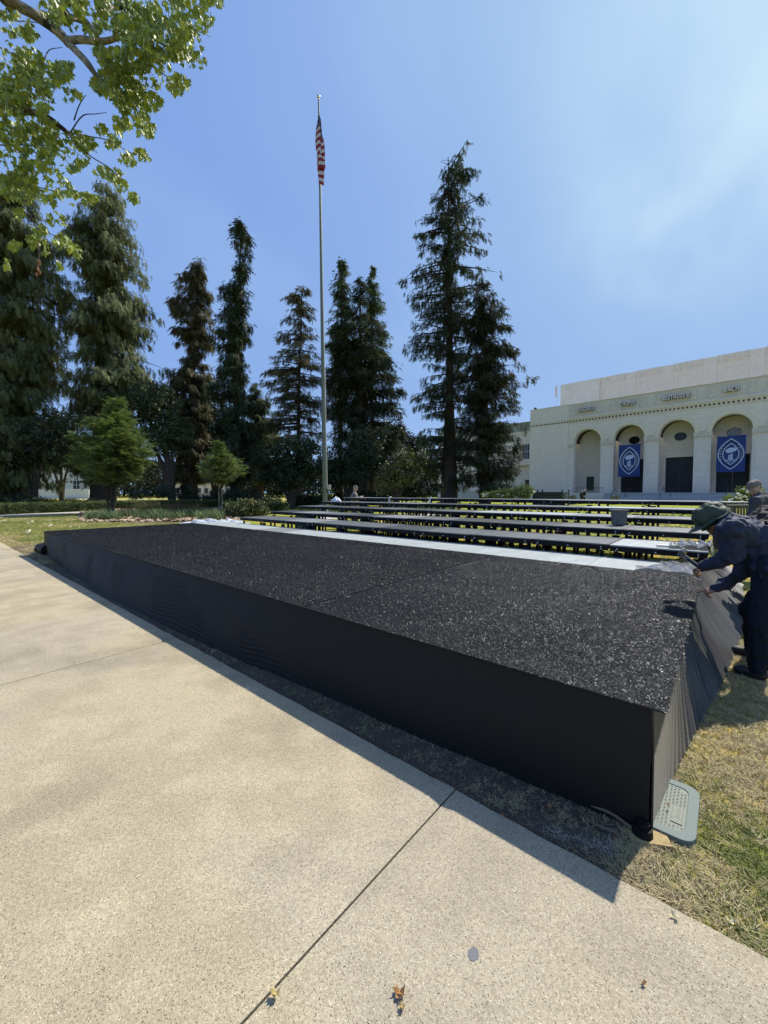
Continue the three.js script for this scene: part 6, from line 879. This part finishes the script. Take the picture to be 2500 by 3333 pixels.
{ // a third worker in black, bent low at the picture's edge
  const z = 5.3, J = { pelvis: at(2602, 1762, z), belly: at(2560, 1716, z), chest: at(2508, 1692, z), neck: at(2462, 1712, z), head: at(2440, 1742, z), sl: at(2496, 1716, z - 0.2), sr: at(2500, 1712, z + 0.2), el: at(2470, 1790, z - 0.22), er: at(2476, 1790, z + 0.22), wl: at(2430, 1830, z - 0.1), wr: at(2430, 1830, z + 0.15), hl: at(2600, 1776, z - 0.1), hr: at(2606, 1776, z + 0.1), kl: at(2576, 1882, z - 0.12), kr: at(2584, 1882, z + 0.12), al: at(2600, 1985, z - 0.12), ar: at(2612, 1985, z + 0.12), tl: at(2560, 1992, z - 0.14), tr: at(2572, 1992, z + 0.12) };
  J.al.y = J.ar.y = 0.09; J.tl.y = J.tr.y = 0.04;
  const w = person('person', 'person in black bent double at the right edge, only the rounded back showing', J, { face: V(-0.75, -0.65, 0), crown: V(-0.6, 0.2, 0), shirt: M.blackCloth, trousers: M.jeans, build: 1.25, cell: 0.016, loose: 0.015 });
  part('hair', w.mv(nets([[w.head.p(0, 0.05, -0.04), w.head.p(0, 0.06, 0.02), 0.084, 0.074]], 0.01, 0.03)), M.hair, w.t);
}
{ // the man standing behind the left end of the rows
  const z = 18.4, k = 1, J = { pelvis: at(1154, 1656, z), belly: at(1153, 1638, z), chest: at(1153, 1620, z), neck: at(1154, 1602, z), head: at(1157, 1590, z), sl: at(1153, 1609, z - 0.2), sr: at(1156, 1609, z + 0.2), el: at(1150, 1630, z - 0.24), er: at(1158, 1630, z + 0.2), wl: at(1171, 1619, z - 0.16), wr: at(1176, 1620, z + 0.12), hl: at(1153, 1660, z - 0.09), hr: at(1156, 1660, z + 0.09), kl: at(1150, 1690, z - 0.1), kr: at(1160, 1690, z + 0.1), al: at(1147, 1717, z - 0.1), ar: at(1163, 1717, z + 0.1), tl: at(1156, 1720, z - 0.1), tr: at(1172, 1720, z + 0.1) };
  J.al.y = J.ar.y = 0.09; J.tl.y = J.tr.y = 0.04;
  const w = person('person', 'person in pale cap and beige jacket standing behind the top row\'s left end', J, { face: V(0.9, -0.1, 0.35), crown: V(0, 1, 0), shirt: M.tan, trousers: mat(lin(0.03, 0.032, 0.038), 0.9), skin: M.skinPale, build: 1.1, cell: 0.022, headCell: 0.009, loose: 0.012 });
  const h = w.head; part('cap', w.mv(merge([nets([[h.p(0, 0.065, -0.035), h.p(0, 0.065, 0.02), 0.08, 0.075]], 0.012, 0.03), sheet(12, 3, (a, b) => h.p((a - 0.5) * 0.13, 0.06 - 0.01 * b, 0.07 + 0.08 * b * (1 - (2 * a - 1) ** 2 * 0.5)).toArray())])), mat(lin(0.12, 0.12, 0.12), 0.85), w.t);
  part('hair', w.mv(nets([[h.p(0, 0.0, -0.065), h.p(0, -0.03, -0.055), 0.05, 0.045]], 0.012, 0.03)), M.hair, w.t);
}
function walker(px, z, ht, label, shirt, trousers, hairM, lead) {
  const b = at(px, HOR, z), y0 = rise(b.x, -z), s = ht / 1.75, p = (x, y, dz) => V(b.x + x * s, y0 + y * s, -z + dz * s);
  const J = { pelvis: p(0, 0.96, 0), belly: p(0.01, 1.1, 0), chest: p(0.03, 1.28, 0), neck: p(0.06, 1.46, 0), head: p(0.11, 1.6, 0), sl: p(0.04, 1.4, -0.19), sr: p(0.03, 1.4, 0.19), el: p(-0.06, 1.14, -0.23), er: p(0.08, 1.14, 0.23), wl: p(0.04, 0.94, -0.2), wr: p(0.26, 1.02, 0.18), hl: p(0, 0.92, -0.09), hr: p(0, 0.92, 0.09), kl: p(0.16 * lead, 0.5, -0.09), kr: p(-0.04 * lead, 0.5, 0.09), al: p(0.24 * lead, 0.09, -0.09), ar: p(-0.32 * lead, 0.12, 0.09), tl: p(0.24 * lead + 0.18, 0.05, -0.09), tr: p(-0.32 * lead + 0.17, 0.04, 0.09) };
  const w = person('person', label, J, { face: V(1, -0.05, 0.1), crown: V(-0.05, 1, 0), shirt, trousers, skin: M.skinPale, floor: y0, cell: 0.028, headCell: 0.012, sleeve: 0.5, headScale: 1.05 });
  part('hair', w.mv(nets([[w.head.p(0, 0.05, -0.04), w.head.p(0, 0.06, 0.015), 0.084, 0.076]], 0.016, 0.03)), hairM, w.t);
}
walker(1892, 50, 1.66, 'white haired person in black strolling before the hall steps, the left of a couple', mat(lin(0.015, 0.015, 0.017), 0.85), mat(lin(0.02, 0.02, 0.024), 0.85), mat(lin(0.42, 0.4, 0.38), 0.7), 1);
walker(1901, 50.5, 1.82, 'taller grey haired person in dark clothes walking at the right of the couple', mat(lin(0.025, 0.026, 0.032), 0.85), mat(lin(0.03, 0.032, 0.04), 0.85), mat(lin(0.55, 0.54, 0.52), 0.7), -1);

renderer.render(scene, camera);
